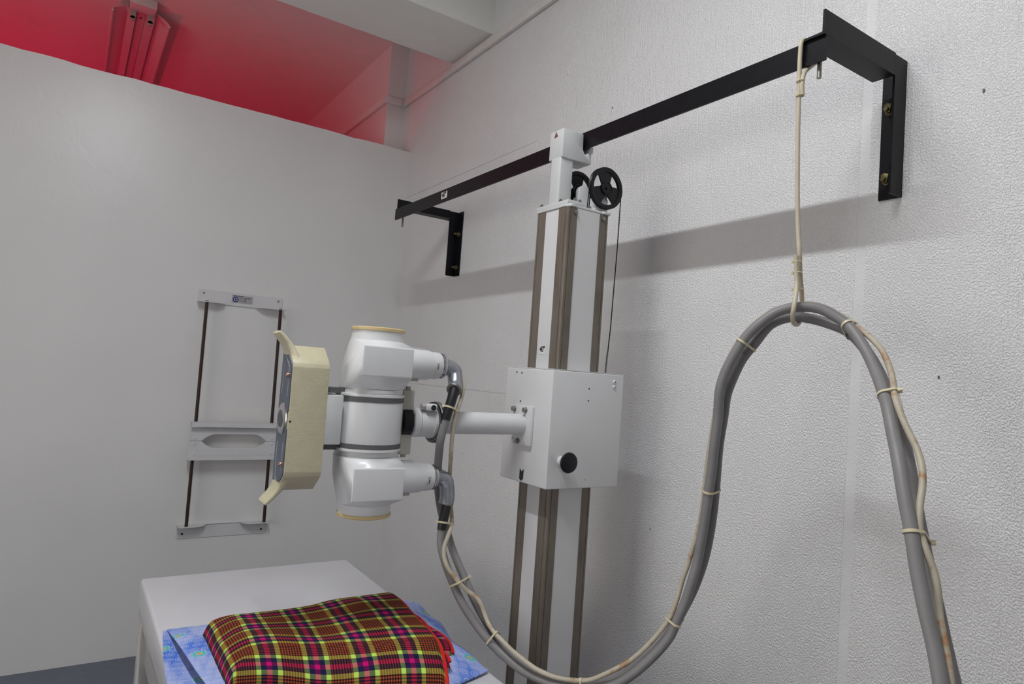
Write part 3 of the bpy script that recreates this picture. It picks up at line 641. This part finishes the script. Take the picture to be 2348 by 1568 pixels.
MB().lathe([(0.0022, 0), (0.0022, 0.0006)], (hx0+0.003, NB+0.0001, -0.130), (0, -1, 0), 10).build('pinhole', INK, hd)

# ================================================================== cassette holder on the partition
ch = thing('cassette_holder', (0.68, D, -0.87+H), 'grey-white wall cassette holder with two dark sliding rods on the smooth partition', 'x-ray holder')
def ear_bracket(zs, z_flange, label):
    """plate on the wall with a flange cut back between two ears that take the rods"""
    x0, x1 = (0.478, 0.868) if zs > 0 else (0.481, 0.882)
    za, zb = (z_flange, z_flange+0.061) if zs > 0 else (z_flange-0.062, z_flange)
    o = MB().prism([(x0+0.006, za), (x1-0.006, za), (x1, za+0.006), (x1, zb-0.006), (x1-0.006, zb), (x0+0.006, zb), (x0, zb-0.006), (x0, za+0.006)], 1, D-0.004, D).build('wall_plate', BUCK, ch)
    pts = [(x0, D), (x0, D-0.052), (x0+0.008, D-0.060), (x0+0.062, D-0.060)]
    pts += [(x0+0.062+0.060*math.sin(a), D-0.060+0.052*(1-math.cos(a))) for a in [math.pi/2*j/8 for j in range(1, 9)]]
    pts += [(x1-0.062-0.060*math.sin(a), D-0.060+0.052*(1-math.cos(a))) for a in [math.pi/2*j/8 for j in range(8, 0, -1)]]
    pts += [(x1-0.062, D-0.060), (x1+0.002, D-0.060), (x1+0.008, D-0.052), (x1+0.008, D)]
    f = MB().prism(pts, 2, z_flange-0.0015, z_flange+0.0015).build('flange', BUCK, o)
    for x in (x0+0.025, x1-0.020):
        zz = za+0.044 if zs > 0 else za+0.021
        MB().lathe([(0.005, 0), (0.005, 0.002)], (x, D-0.004, zz), (0, -1, 0), 12).build('plate_screw', STEEL if zs > 0 else INK, o)
    return o
tp = ear_bracket(1, 0.246, 'top'); ear_bracket(-1, -0.803, 'bottom')
for x in (0.5135, 0.853):
    MB().cyl((x, D-0.043, 0.252), (x+ (0.002 if x < .7 else 0.010), D-0.043, -0.803), 0.0075, 16).build('slide_rod', RODM, ch)
# label plate: emblem ring and rows of print too small to read
lb = MB().box(0.629, 0.725, D-0.0052, D-0.004, 0.2595, 0.2965).build('property_label', LABELG, tp)
em = MB(); em.lathe([(0.0135, 0), (0.0135, 0.0006), (0.0090, 0.0006), (0.0090, 0)], (0.646, D-0.0052, 0.2755), (0, -1, 0), 28, caps=False); em.lathe([(0.0042, 0), (0.0042, 0.0006)], (0.646, D-0.0052, 0.2755), (0, -1, 0), 12)
em.build('label_emblem', BLUEINK, lb)
MB().box(0.634, 0.652, D-0.0056, D-0.0050, 0.2915, 0.2945).box(0.655, 0.684, D-0.0056, D-0.0050, 0.2915, 0.2945).build('label_heading', BLUEINK, lb)
pr_ = MB()
for a, b, z in ((0.690, 0.700, 0.2875), (0.703, 0.716, 0.2875), (0.680, 0.697, 0.2820), (0.703, 0.708, 0.2820), (0.686, 0.694, 0.2765), (0.683, 0.695, 0.2700)): pr_.box(a, b, D-0.0056, D-0.0050, z-0.0011, z+0.0011)
pr_.build('label_print', INK, lb)
pr_ = MB()
for a, b, z in ((0.664, 0.683, 0.2865), (0.664, 0.674, 0.2810), (0.664, 0.676, 0.2755), (0.663, 0.678, 0.2705)): pr_.box(a, b, D-0.0056, D-0.0050, z-0.0008, z+0.0008)
pr_.build('label_small_print', GREYBAND, lb)
# sliding holder
px0, px1, yp = 0.4905, 0.8865, D-0.060
def oval(side):
    """edge of the hand hole, left to right"""
    h = 0.0315; L_ = []
    for j in range(0, 11): q = j/10; L_.append((0.545+0.062*q, side*h*math.sin(math.pi/2*q)**0.85))
    R_ = [(0.834-(x-0.545), z) for x, z in L_][::-1]
    return L_+R_
zm = -0.4030
up = MB().prism([(px0, zm), ]+[(x, zm+z) for x, z in oval(1)]+[(px1, zm), (px1, -0.3160), (px0, -0.3160)], 1, yp, yp+0.003).build('upper_plate', BUCK, ch)
lo = MB().prism([(px0, -0.4880), (px1+0.002, -0.4880), (px1+0.002, zm-0.0025)]+[(x, zm-0.0025+z) for x, z in oval(-1)][::-1]+[(px0, zm-0.0025)], 1, yp, yp+0.003).build('lower_plate', BUCK, ch)
MB().prism([(yp+0.003, -0.3150), (yp-0.030, -0.3150), (yp-0.030, -0.3370), (yp-0.0275, -0.3370), (yp-0.0275, -0.3175), (yp+0.003, -0.3175)], 0, px0+0.002, px1+0.004).build('upper_lip', BUCK, up)
MB().prism([(yp+0.003, -0.4905), (yp-0.026, -0.4905), (yp-0.026, -0.4720), (yp-0.0235, -0.4720), (yp-0.0235, -0.4880), (yp+0.003, -0.4880)], 0, px0+0.001, px1+0.004).build('lower_lip', BUCK, lo)
for x in (0.516, 0.862):
    for z, q in ((-0.391, up), (-0.419, lo), (-0.464, lo)):
        MB().lathe([(0.0055, 0), (0.005, 0.002), (0.003, 0.003)], (x, yp, z), (0, -1, 0), 12).build('plate_rivet', BUCK, q)
for x in (0.5145, 0.858):
    MB().box(x-0.014, x+0.014, yp+0.003, D-0.028, -0.470, -0.330).build('rod_guide', BUCK, ch)

# ================================================================== examination table
TX0, TX1, TY0, TY1, TZ = 0.240, 0.893, 0.30, 2.340, -0.700
tb = thing('examination_table', ((TX0+TX1)/2, (TY0+TY1)/2, 0), 'white-topped examination table under the x-ray tube head', 'table')
MB().box(TX0, TX1, TY0, TY1, TZ-0.080, TZ, bevel=0.010, seg=3).build('table_top', TABW, tb)
MB().box(TX0+0.004, TX1-0.004, TY0+0.004, TY1-0.004, TZ-0.112, TZ-0.0805, bevel=0.004).build('top_rim', TABF, tb)
for x in (TX0+0.030, TX1-0.060):
    MB().box(x, x+0.030, TY0+0.08, TY1-0.065, TZ-0.150, TZ-0.112).build('recess_rail', TABS, tb)
    MB().box(x-0.006, x+0.036, TY0+0.08, TY1-0.065, TZ-0.240, TZ-0.150, bevel=0.004).build('side_rail', TABF, tb)
for y in (TY0+0.03, TY1-0.060):
    MB().box(TX0+0.07, TX1-0.07, y, y+0.03, TZ-0.240, TZ-0.112).build('end_rail', TABF, tb)
for x in (TX0+0.006, TX1-0.070):
    for y in (TY0+0.010, TY1-0.072):
        l_ = MB().box(x, x+0.064, y, y+0.064, -H+0.015, TZ-0.112, bevel=0.006, seg=3).build('leg', TABF, tb)
        MB().cyl((x+0.032, y+0.032, -H), (x+0.032, y+0.032, -H+0.015), 0.024, 20).build('foot', BLACKP, l_)

# ================================================================== pillow in a printed case
def grid_mesh(name, P, uvs, m, parent=None, closed_thick=None, angle=60):
    """P[i][j] world points (z relative to eye) and uvs[i][j]; thickened downwards into a real sheet"""
    bm = bmesh.new(); uvl = bm.loops.layers.uv.new('UVMap'); n, k = len(P), len(P[0])
    top = [[bm.verts.new(P[i][j]) for j in range(k)] for i in range(n)]
    bot = [[bm.verts.new((P[i][j][0], P[i][j][1], P[i][j][2]-closed_thick)) for j in range(k)] for i in range(n)] if closed_thick else None
    def face(vs4, idx):
        f = bm.faces.new(vs4)
        for lp, (a, b) in zip(f.loops, idx): lp[uvl].uv = uvs[a][b]
    for i in range(n-1):
        for j in range(k-1):
            ids = [(i, j), (i+1, j), (i+1, j+1), (i, j+1)]
            face([top[a][b] for a, b in ids], ids)
            if bot: face([bot[a][b] for a, b in ids[::-1]], ids[::-1])
    if bot:
        rim = [(i, 0) for i in range(n)]+[(n-1, j) for j in range(1, k)]+[(i, k-1) for i in range(n-2, -1, -1)]+[(0, j) for j in range(k-2, 0, -1)]
        for a, b in zip(rim, rim[1:]+rim[:1]):
            f = bm.faces.new((top[a[0]][a[1]], bot[a[0]][a[1]], bot[b[0]][b[1]], top[b[0]][b[1]]))
            for lp, (u_, v_) in zip(f.loops, (a, a, b, b)): lp[uvl].uv = uvs[u_][v_]
    bmesh.ops.recalc_face_normals(bm, faces=bm.faces[:])
    mb = MB.__new__(MB); mb.bm = bm
    return mb.build(name, m, parent, angle=angle)
def fold_noise(x, y, s, seed): return noise.noise(Vector((x*s, y*s, seed)))
pw = thing('pillow', (0.58, 1.56, TZ+H), 'pillow in a blue case printed with white spirals and daisies under the folded plaid cloth', 'pillow')
def pillow_xy(s, t):
    """s 0..1 left to right, t 0..1 far to near"""
    xl = 0.252-0.030*math.sin(min(1, t*1.6)*math.pi/2)+0.012*t; xr = 0.905-0.02*t+0.012*math.sin(6*t)
    y = (1.868-0.030*s)+t*(-0.62+0.12*s*s)
    if s > 0.8: y -= 0.012*math.sin((s-0.8)*14+1)*(1-t)
    return xl+(xr-xl)*s, y
def pillow_z(s, t, k=1.0):
    e = max(0.0, min(1, s/0.30))*max(0.0, min(1, (1-s)/0.16))
    f = max(0.0, min(1, t/0.22))*max(0.0, min(1, (1-t)/0.18))
    q = (math.sin(e*math.pi/2)**0.8)*(math.sin(f*math.pi/2)**0.8)
    x, y = pillow_xy(s, t)
    return TZ+0.006+0.027*q*k+0.004*fold_noise(x, y, 9, 1.0)*min(1, q*3)+0.002
# lower sheet of the case, lying on the table; its open end shows at the left
n, k = 60, 60
P = []; UV = []
for i in range(n+1):
    row = []; ru = []
    for j in range(k+1):
        s, t_ = i/n*0.35, j/k; x, y = pillow_xy(s, t_); row.append((x, y, TZ+0.0045+0.0015*math.sin(14*y)*(1-i/n))); ru.append((x+3.1, y+1.7))
    P.append(row); UV.append(ru)
grid_mesh('case_underside', P, UV, FLORAL, pw, 0.0016)
# upper sheet: puffed, its left hem standing off the lower one
P = []; UV = []
n, k = 110, 90
for i in range(n+1):
    row = []; ru = []
    for j in range(k+1):
        s, t_ = i/n, j/k
        x, y = pillow_xy(s, t_)
        hem = (0.008+0.075*t_**0.9)*(1-s)**2          # the hem is drawn back towards the near side
        x += hem
        z = pillow_z(s, t_)
        z += 0.026*math.sin(min(1, t_*2.2)*math.pi/2)*max(0, 1-s/0.30)**1.2
        if s > 0.86 and t_ > 0.1: z += 0.010*(s-0.86)/0.14*math.sin(t_*9+0.6)**2
        row.append((x, y, z)); ru.append((x+0.25*s*0, y))
    P.append(row); UV.append(ru)
grid_mesh('case_upper', P, UV, FLORAL, pw, 0.0022)

# ================================================================== folded plaid cloth
bl = thing('plaid_cloth', (0.55, 1.5, TZ+0.03+H), 'folded plaid cloth with a red bound edge lying on the blue printed pillow', 'blanket')
FLc, FRc, NRc, NLc = Vector((0.318, 1.735)), Vector((0.812, 1.745)), Vector((0.742, 1.238)), Vector((0.318, 1.420))
def cloth_xy(s, t):
    a = FLc.lerp(FRc, s); b = NLc.lerp(NRc, s); p = a.lerp(b, t)
    p.x += 0.022*math.sin(t*math.pi)*s*s
    p.y += -0.016*math.sin(s*math.pi*2.0+0.3)*(1-t)+0.010*math.sin(s*5)*t
    return p
def edge_nodes(n, r, length):
    """parameters 0..1 crowded at the two ends for a round edge of radius r"""
    c = r/length; a = [c*(1-math.cos(math.pi/2*i/7)) for i in range(8)]
    mid = [c+(1-2*c)*i/n for i in range(1, n)]
    return a+mid+[1-v for v in a[::-1]]
def slab(name, zb, th, s0, s1, t0, t1, parent, wr, seed, useed, drop=0.0):
    S = edge_nodes(52, th*0.5, 0.47*(s1-s0)); T = edge_nodes(44, th*0.5, 0.36*(t1-t0))
    P = []
    for s in S:
        row = []
        for t_ in T:
            ss, tt = s0+(s1-s0)*s, t0+(t1-t0)*t_
            p = cloth_xy(ss, tt); p.x += 0.007*math.sin(tt*11+seed*2)*max(0, ss)**8
            c1 = th*0.5/(0.47*(s1-s0)); c2 = th*0.5/(0.36*(t1-t0))
            def rnd_(v, c):
                d = min(v, 1-v)/c
                return math.sqrt(max(0, 1-(1-min(1, d))**2))
            q = rnd_(s, c1)*rnd_(t_, c2)
            w_ = wr*(0.75*math.sin(ss*8.5+1.4*tt-1.2+(seed-3)*2)+0.9*fold_noise(p.x, p.y, 8, seed)+0.5*fold_noise(p.x*0.6+p.y*0.5, p.y, 19, seed+4))
            base = zb + 0.012*math.sin(ss*math.pi)*math.sin(tt*math.pi)
            if drop: base += -0.018*math.exp(-((ss-0.40)/0.2)**2)*(1-0.5*tt)
            if drop: base -= drop*max(max(0, 1-ss/0.15)**2, max(0, 1-tt/0.14)**2, max(0, 1-(1-tt)/0.22)**1.8)
            row.append((p.x, p.y, base+th*q+w_*q))
        P.append(row)
    # arc-length UVs so that the weave stays square round the edges
    n, k = len(P), len(P[0]); mi, mj = n//2, k//2
    us = [0]; 
    for i in range(1, n): us.append(us[-1]+(Vector(P[i][mj])-Vector(P[i-1][mj])).length)
    vs2 = [0]
    for j in range(1, k): vs2.append(vs2[-1]+(Vector(P[mi][j])-Vector(P[mi][j-1])).length)
    uv = [[(us[i]+useed, vs2[j]+useed*0.7) for j in range(k)] for i in range(n)]
    o = grid_mesh(name, P, uv, PLAID, parent, 0.003, angle=80)
    # red binding round the open edge: follows the right-hand rim of this layer
    rim = []
    for j in range(3, k-3):
        q_ = P[-1][j]; up_ = P[-8][j]
        rim.append((q_[0]-0.0005, q_[1], 0.45*q_[2]+0.55*up_[2]))
    MB().tube(rim, 0.0046, 10, flat=1.0).build('red_hem', REDH, o)
    return o
ZB = TZ+0.030
slab('lower_fold', ZB, 0.020, 0.05, 1.055, 0.26, 0.66, bl, 0.0015, 1.0, 0.021)
slab('middle_fold', ZB+0.008, 0.026, 0.08, 1.003, 0.04, 0.80, bl, 0.002, 2.0, 0.05)
slab('upper_fold', ZB+0.030, 0.032, 0.0, 0.950, 0.0, 1.0, bl, 0.006, 3.0, 0.004, drop=0.032)

# ================================================================== cables
CABLE_A = [(0.7678,1.4486,1.2219), (0.7714,1.4606,1.1833), (0.7857,1.4876,1.1364), (0.8085,1.5236,1.0862), (0.8262,1.5335,1.0282), (0.8367,1.5117,0.977), (0.8429,1.4861,0.9357), (0.8519,1.4529,0.8931), (0.8625,1.4242,0.8546), (0.8792,1.3979,0.8115), (0.895,1.3658,0.7735), (0.9113,1.3329,0.7441), (0.9293,1.2864,0.7215), (0.9478,1.2329,0.7129), (0.9742,1.1857,0.7099), (1.0056,1.1406,0.7169), (1.0385,1.0937,0.7375), (1.0648,1.0564,0.7699), (1.0929,1.0232,0.8146), (1.1119,1.0021,0.8577), (1.1257,0.9841,0.9047), (1.1388,0.9663,0.9588), (1.1468,0.9515,1.0167), (1.1485,0.9409,1.0736), (1.1423,0.9289,1.1399), (1.1374,0.9224,1.2025), (1.128,0.9125,1.2687), (1.1266,0.9041,1.3233), (1.1201,0.8934,1.3721), (1.1239,0.8827,1.4092), (1.1319,0.8691,1.4474), (1.1425,0.848,1.4819), (1.1605,0.8279,1.5194), (1.1889,0.8022,1.5365), (1.2103,0.7762,1.5353), (1.2309,0.7453,1.5254), (1.2378,0.7116,1.5101), (1.2419,0.6865,1.4852), (1.2331,0.6583,1.453), (1.2134,0.6258,1.4117), (1.1779,0.5914,1.3758), (1.1502,0.5641,1.3374), (1.1227,0.5372,1.288), (1.1037,0.517,1.2355), (1.0844,0.4967,1.187), (1.077,0.4806,1.138), (1.0642,0.4619,1.0903), (1.0563,0.446,1.0429), (1.0438,0.4271,0.9971), (1.0386,0.4099,0.9428), (1.0444,0.3975,0.8856)]
CABLE_B = [(0.7995,1.4693,0.9924), (0.7979,1.4661,0.9635), (0.803,1.4532,0.9241), (0.8185,1.4339,0.8755), (0.8368,1.4069,0.8265), (0.8611,1.3756,0.7833), (0.8811,1.3403,0.7522), (0.8988,1.306,0.7311), (0.9216,1.2561,0.7122), (0.9418,1.2072,0.7071), (0.9629,1.1632,0.709), (0.9935,1.1187,0.7162), (1.0255,1.0723,0.7377), (1.0472,1.0381,0.7695), (1.0744,1.0053,0.8172), (1.0931,0.9845,0.8578), (1.0998,0.9718,0.8953), (1.1062,0.9592,0.9343), (1.1104,0.9477,0.981), (1.1164,0.941,1.025), (1.1152,0.933,1.0708), (1.1133,0.9255,1.1152), (1.1107,0.9186,1.1602), (1.1082,0.9111,1.2112), (1.1018,0.9022,1.2699), (1.0989,0.8948,1.3235), (1.0916,0.888,1.3764), (1.0923,0.8793,1.4128), (1.0996,0.8663,1.4494), (1.1117,0.85,1.4871), (1.1283,0.8288,1.5187), (1.1494,0.8038,1.5435), (1.1731,0.7756,1.5536), (1.1934,0.7444,1.5511), (1.2045,0.7142,1.5335), (1.2067,0.6899,1.5141), (1.1955,0.6575,1.4789), (1.1743,0.6258,1.4411), (1.1397,0.5911,1.4008), (1.1138,0.568,1.3711), (1.0883,0.5453,1.3316), (1.062,0.5228,1.2947), (1.0384,0.4997,1.2415), (1.0239,0.4819,1.1978), (1.0089,0.4648,1.1492), (0.9952,0.4466,1.1043), (0.9878,0.4302,1.0599), (0.9765,0.4159,1.0215), (0.97,0.3998,0.9635), (0.9751,0.3877,0.9095)]
CABLE_C = [(0.8337,1.4895,1.373), (0.8333,1.4734,1.346), (0.8189,1.4576,1.308), (0.8057,1.4514,1.2778), (0.8007,1.4507,1.2455), (0.8003,1.4532,1.2088), (0.808,1.4657,1.1556), (0.8301,1.5025,1.1003), (0.8461,1.5192,1.0468), (0.8404,1.4954,1.0079), (0.8239,1.4689,0.9909), (0.8073,1.4495,0.9774), (0.7955,1.4418,0.956), (0.7939,1.4348,0.9308), (0.8001,1.4225,0.9076), (0.8129,1.4127,0.8905), (0.8247,1.4058,0.8757), (0.8447,1.3999,0.8567), (0.8615,1.3895,0.8455), (0.8707,1.3783,0.8313), (0.8768,1.3694,0.8118), (0.8805,1.3527,0.7914), (0.8839,1.3308,0.7783), (0.893,1.3053,0.7651), (0.9029,1.278,0.7519), (0.9145,1.2494,0.7413), (0.9286,1.2168,0.7304), (0.9467,1.1788,0.7263), (0.9678,1.1468,0.728), (0.981,1.1259,0.7322), (0.9942,1.1047,0.7413), (1.011,1.0805,0.7599), (1.0302,1.0545,0.7832), (1.0459,1.0394,0.8009), (1.064,1.0236,0.8256), (1.0799,1.0052,0.8578), (1.0937,0.9879,0.8943), (1.1012,0.9812,0.9225), (1.1062,0.9761,0.9523), (1.1105,0.9715,0.9821), (1.117,0.9653,1.013), (1.1183,0.9562,1.0505), (1.1209,0.949,1.0809), (1.1207,0.9405,1.1251), (1.116,0.9326,1.1672), (1.1118,0.9271,1.2041), (1.1084,0.9212,1.2408), (1.1081,0.9168,1.277), (1.1077,0.9107,1.3222), (1.1071,0.9012,1.3852), (1.1132,0.8835,1.4528), (1.1322,0.8594,1.5058), (1.1587,0.83,1.5439), (1.1952,0.7905,1.5621), (1.2151,0.7536,1.5592), (1.2237,0.7134,1.5364), (1.2189,0.6818,1.5151), (1.211,0.6523,1.4946), (1.1984,0.626,1.4722), (1.1796,0.604,1.4466), (1.1573,0.5843,1.4197), (1.1267,0.5643,1.3918), (1.1056,0.5439,1.3644), (1.0973,0.5269,1.3378), (1.0898,0.5095,1.3117), (1.0767,0.4957,1.2868), (1.0634,0.4879,1.2619), (1.0467,0.4827,1.2331), (1.0334,0.4754,1.2024), (1.0269,0.4632,1.177), (1.0276,0.4524,1.1508), (1.0235,0.4446,1.1255), (1.0171,0.4386,1.097), (0.9998,0.4222,1.0609), (0.9874,0.4087,1.0225), (0.9849,0.396,0.9618), (0.99,0.384,0.9075)]
TIES = [((0.8356, 1.4228, 0.8737), (0.423, -0.225, -0.878), 0.0276), ((0.8883, 1.3411, 0.7599), (0.575, -0.334, -0.747), 0.0227), ((0.988, 1.1277, 0.7246), (0.831, -0.552, 0.07), 0.0161), ((1.1054, 0.9803, 0.8916), (0.272, -0.236, 0.933), 0.0165), ((1.1204, 0.9198, 1.173), (0.023, -0.076, 0.997), 0.0153), ((1.1225, 0.8532, 1.475), (0.432, -0.336, 0.837), 0.0209), ((1.2234, 0.6993, 1.5143), (0.714, -0.437, -0.547), 0.0165), ((1.1405, 0.5794, 1.3863), (0.352, -0.177, -0.919), 0.0196), ((1.0386, 0.4845, 1.1924), (0.245, -0.103, -0.964), 0.0145)]
SLEEVE_A = [(0.7983,1.4577,1.3332), (0.7908,1.4519,1.3127), (0.7812,1.4479,1.2859), (0.7742,1.4467,1.2624)]
SLEEVE_B = [(0.8167,1.4841,1.055), (0.8101,1.4777,1.035), (0.803,1.4719,1.0098), (0.7998,1.4693,0.9892)]
CORD_DOWN = [(1.1468,0.7804,1.9948), (1.1551,0.7807,1.9007), (1.1634,0.7815,1.7981), (1.1701,0.7822,1.7125), (1.1776,0.7837,1.6662), (1.1895,0.7871,1.6204), (1.2054,0.7929,1.5898), (1.219,0.7996,1.568), (1.2204,0.8002,1.5443), (1.2101,0.7984,1.5273), (1.1846,0.788,1.5209), (1.1592,0.777,1.5231), (1.1465,0.7702,1.5367), (1.1462,0.7681,1.5534), (1.157,0.7728,1.5762), (1.1673,0.779,1.5994), (1.1671,0.7812,1.6253), (1.1645,0.7811,1.6542)]

def cable(name, pts, r, m, label, n=16):
    P = smooth_path(pts, 5)
    o = MB().tube(P, r, n).build(name, m, None, lift=0, angle=60)
    return tag(o, label, 'cable'), P
ca, PA = cable('high_voltage_cable', SLEEVE_A[1:3]+CABLE_A, 0.0100, CABLE, 'thick grey cable from the upper socket of the tube head, inner of the hanging loop')
cb, PB = cable('high_voltage_cable', SLEEVE_B[1:3]+CABLE_B[1:], 0.0100, CABLE, 'thick grey cable from the lower socket of the tube head, outer of the hanging loop')
cc, PC = cable('control_cable', CABLE_C, 0.0052, THIN, 'thin cream rust-stained cable tied along the thick grey cables', 12)
for sl, par in ((SLEEVE_A, ca), (SLEEVE_B, cb)):
    P = smooth_path(sl, 5); P = [P[0]+(P[0]-P[1]).normalized()*0.004]+P
    rr = [0.0132-0.0016*i/(len(P)-1) for i in range(len(P))]
    MB().tube(P, 0.012, 20, rr=rr).build('tape_wrap', TAPE, par, lift=0)
def tie(c, tn, half, parent, depth=0.0135, name='cable_tie', head=1, view=None):
    c = Vector(c); tn = Vector(tn).normalized(); vw = (c-Vector((0, 0, H))).normalized()
    a = tn.cross(vw).normalized(); b = a.cross(tn).normalized()
    pts = []
    for i in range(28):
        th = 2*math.pi*i/28
        pts.append(c+a*math.copysign(abs(math.cos(th))**0.7, math.cos(th))*half+b*math.copysign(abs(math.sin(th))**0.7, math.sin(th))*depth)
    mb = MB().tube(pts, 0.0013, 8, closed=True)
    hc = c+a*half*0.92*head-b*0.002*0
    sgn = -1 if b.dot(vw) > 0 else 1
    hc = hc+b*sgn*depth*0.35
    mb.hull([hc+a*(i*0.0032)+tn*(j*0.0026)+b*(q*0.0030) for i in (-1, 1) for j in (-1, 1) for q in (-1, 1)])
    mb.build(name, TIEM, parent, lift=0)
def hull2d(pts):
    pts = sorted(set(pts))
    def half_(ps):
        out = []
        for p in ps:
            while len(out) >= 2 and (out[-1][0]-out[-2][0])*(p[1]-out[-2][1])-(out[-1][1]-out[-2][1])*(p[0]-out[-2][0]) <= 0: out.pop()
            out.append(p)
        return out
    a = half_(pts); b = half_(pts[::-1]); return a[:-1]+b[:-1]
def band(c, tn, bundle, parent, head, width=0.0045):
    """nylon strap pulled tight round the cables that pass here"""
    c = Vector(c); tn = Vector(tn).normalized(); main = bundle[1][0] if len(bundle) > 2 else bundle[0][0]
    k_ = min(range(1, len(main)-1), key=lambda i_: abs((main[i_]-c).dot(tn))+0.4*(main[i_]-c).length)
    tn = (main[k_+1]-main[k_-1]).normalized()*(1 if (main[k_+1]-main[k_-1]).dot(tn) > 0 else -1); vw = (c-Vector((0, 0, H))).normalized()
    a = tn.cross(vw).normalized(); b = tn.cross(a).normalized(); pts = []
    for path, r in bundle:
        q = min(path, key=lambda p: abs((p-c).dot(tn))+0.4*(p-c).length)
        if (q-c).length > 0.05: continue
        d = q-c
        for k in range(24): t_ = 2*math.pi*k/24; pts.append((round(d.dot(a)+math.cos(t_)*(r+0.0009), 6), round(d.dot(b)+math.sin(t_)*(r+0.0009), 6)))
    hp = hull2d(pts); n = len(hp); mb = MB(); cx_ = sum(p[0] for p in hp)/n; cy_ = sum(p[1] for p in hp)/n
    loops = []
    for s, off in ((-.5, 0), (-.5, 0.0013), (.5, 0.0013), (.5, 0)):
        lp = []
        for p in hp:
            v = Vector((p[0]-cx_, p[1]-cy_)); v = v*(1+off/max(v.length, 1e-5))
            lp.append(mb.bm.verts.new(c+a*(v.x+cx_)+b*(v.y+cy_)+tn*s*width))
        loops.append(lp)
    fs = []
    for A_, B_ in zip(loops, loops[1:]+loops[:1]):
        for k in range(n): fs.append(mb.bm.faces.new((A_[k], A_[(k+1) % n], B_[(k+1) % n], B_[k])))
    bmesh.ops.recalc_face_normals(mb.bm, faces=fs)
    hx = max(hp, key=lambda p: p[0]*head) if head else None
    if hx:
        hc = c+a*(hx[0]+0.0025*head)+b*hx[1]
        mb.hull([hc+a*(i*0.0034)+tn*(j*0.0034)+b*(q*0.0034) for i in (-1, 1) for j in (-1, 1) for q in (-1, 1)])
    mb.build('cable_tie', TIEM, parent, lift=0, angle=30)
ALL = [(PA, 0.0100), (PB, 0.0100), (PC, 0.0052)]
for i, (c, tn, half) in enumerate(TIES): band(c, tn, ALL, cb, (1, 0, 0, 0, 0, 0, 0, 1, 1)[i])
band((0.7880, 1.4560, 1.2900), (0.25, 0.1, 0.97), [(PA, 0.0108), (PC, 0.0052)], ca, 1)
band((0.8045, 1.4700, 1.0070), (0.25, 0.2, 0.95), [(PB, 0.0108), (PC, 0.0052)], cb, 1)
# cord that slings the loop from the rail
cp = [(1.1800, 0.7960, 1.985), (1.1785, 0.7965, 2.010), (1.186, 0.797, 2.035), (1.215, 0.798, 2.060), (1.2405, 0.799, 2.080), (1.2400, 0.800, 2.098), (1.212, 0.801, 2.1025), (1.186, 0.8015, 2.1025), (1.1770, 0.802, 2.094), (1.1765, 0.803, 2.070), (1.1765, 0.803, 2.045), (1.1770, 0.8025, 2.020), (1.1775, 0.802, 1.990), (1.1780, 0.800, 1.900), (1.1790, 0.795, 1.780), (1.1795, 0.789, 1.700)]+CORD_DOWN[4:]
co_ = MB().tube(smooth_path(cp, 6), 0.0045, 12).build('suspension_cord', CORDM, None, lift=0, angle=60)
tag(co_, 'cream plastic cord hanging from the black rail and slinging the grey cable loop', 'cord')
for c, hf in (((1.1778, 0.7995, 2.015), 0.0065), ((1.1785, 0.7990, 1.985), 0.0065), ((1.1725, 0.7835, 1.643), 0.0078), ((1.1745, 0.7838, 1.622), 0.0078), ((1.1790, 0.7835, 1.590), 0.0085)):
    tie(c, (0, 0, 1), hf, co_, 0.0065 if c[2] > 1.9 else 0.0105)

for o in bpy.data.objects:
    if '_org' in o: del o['_org']
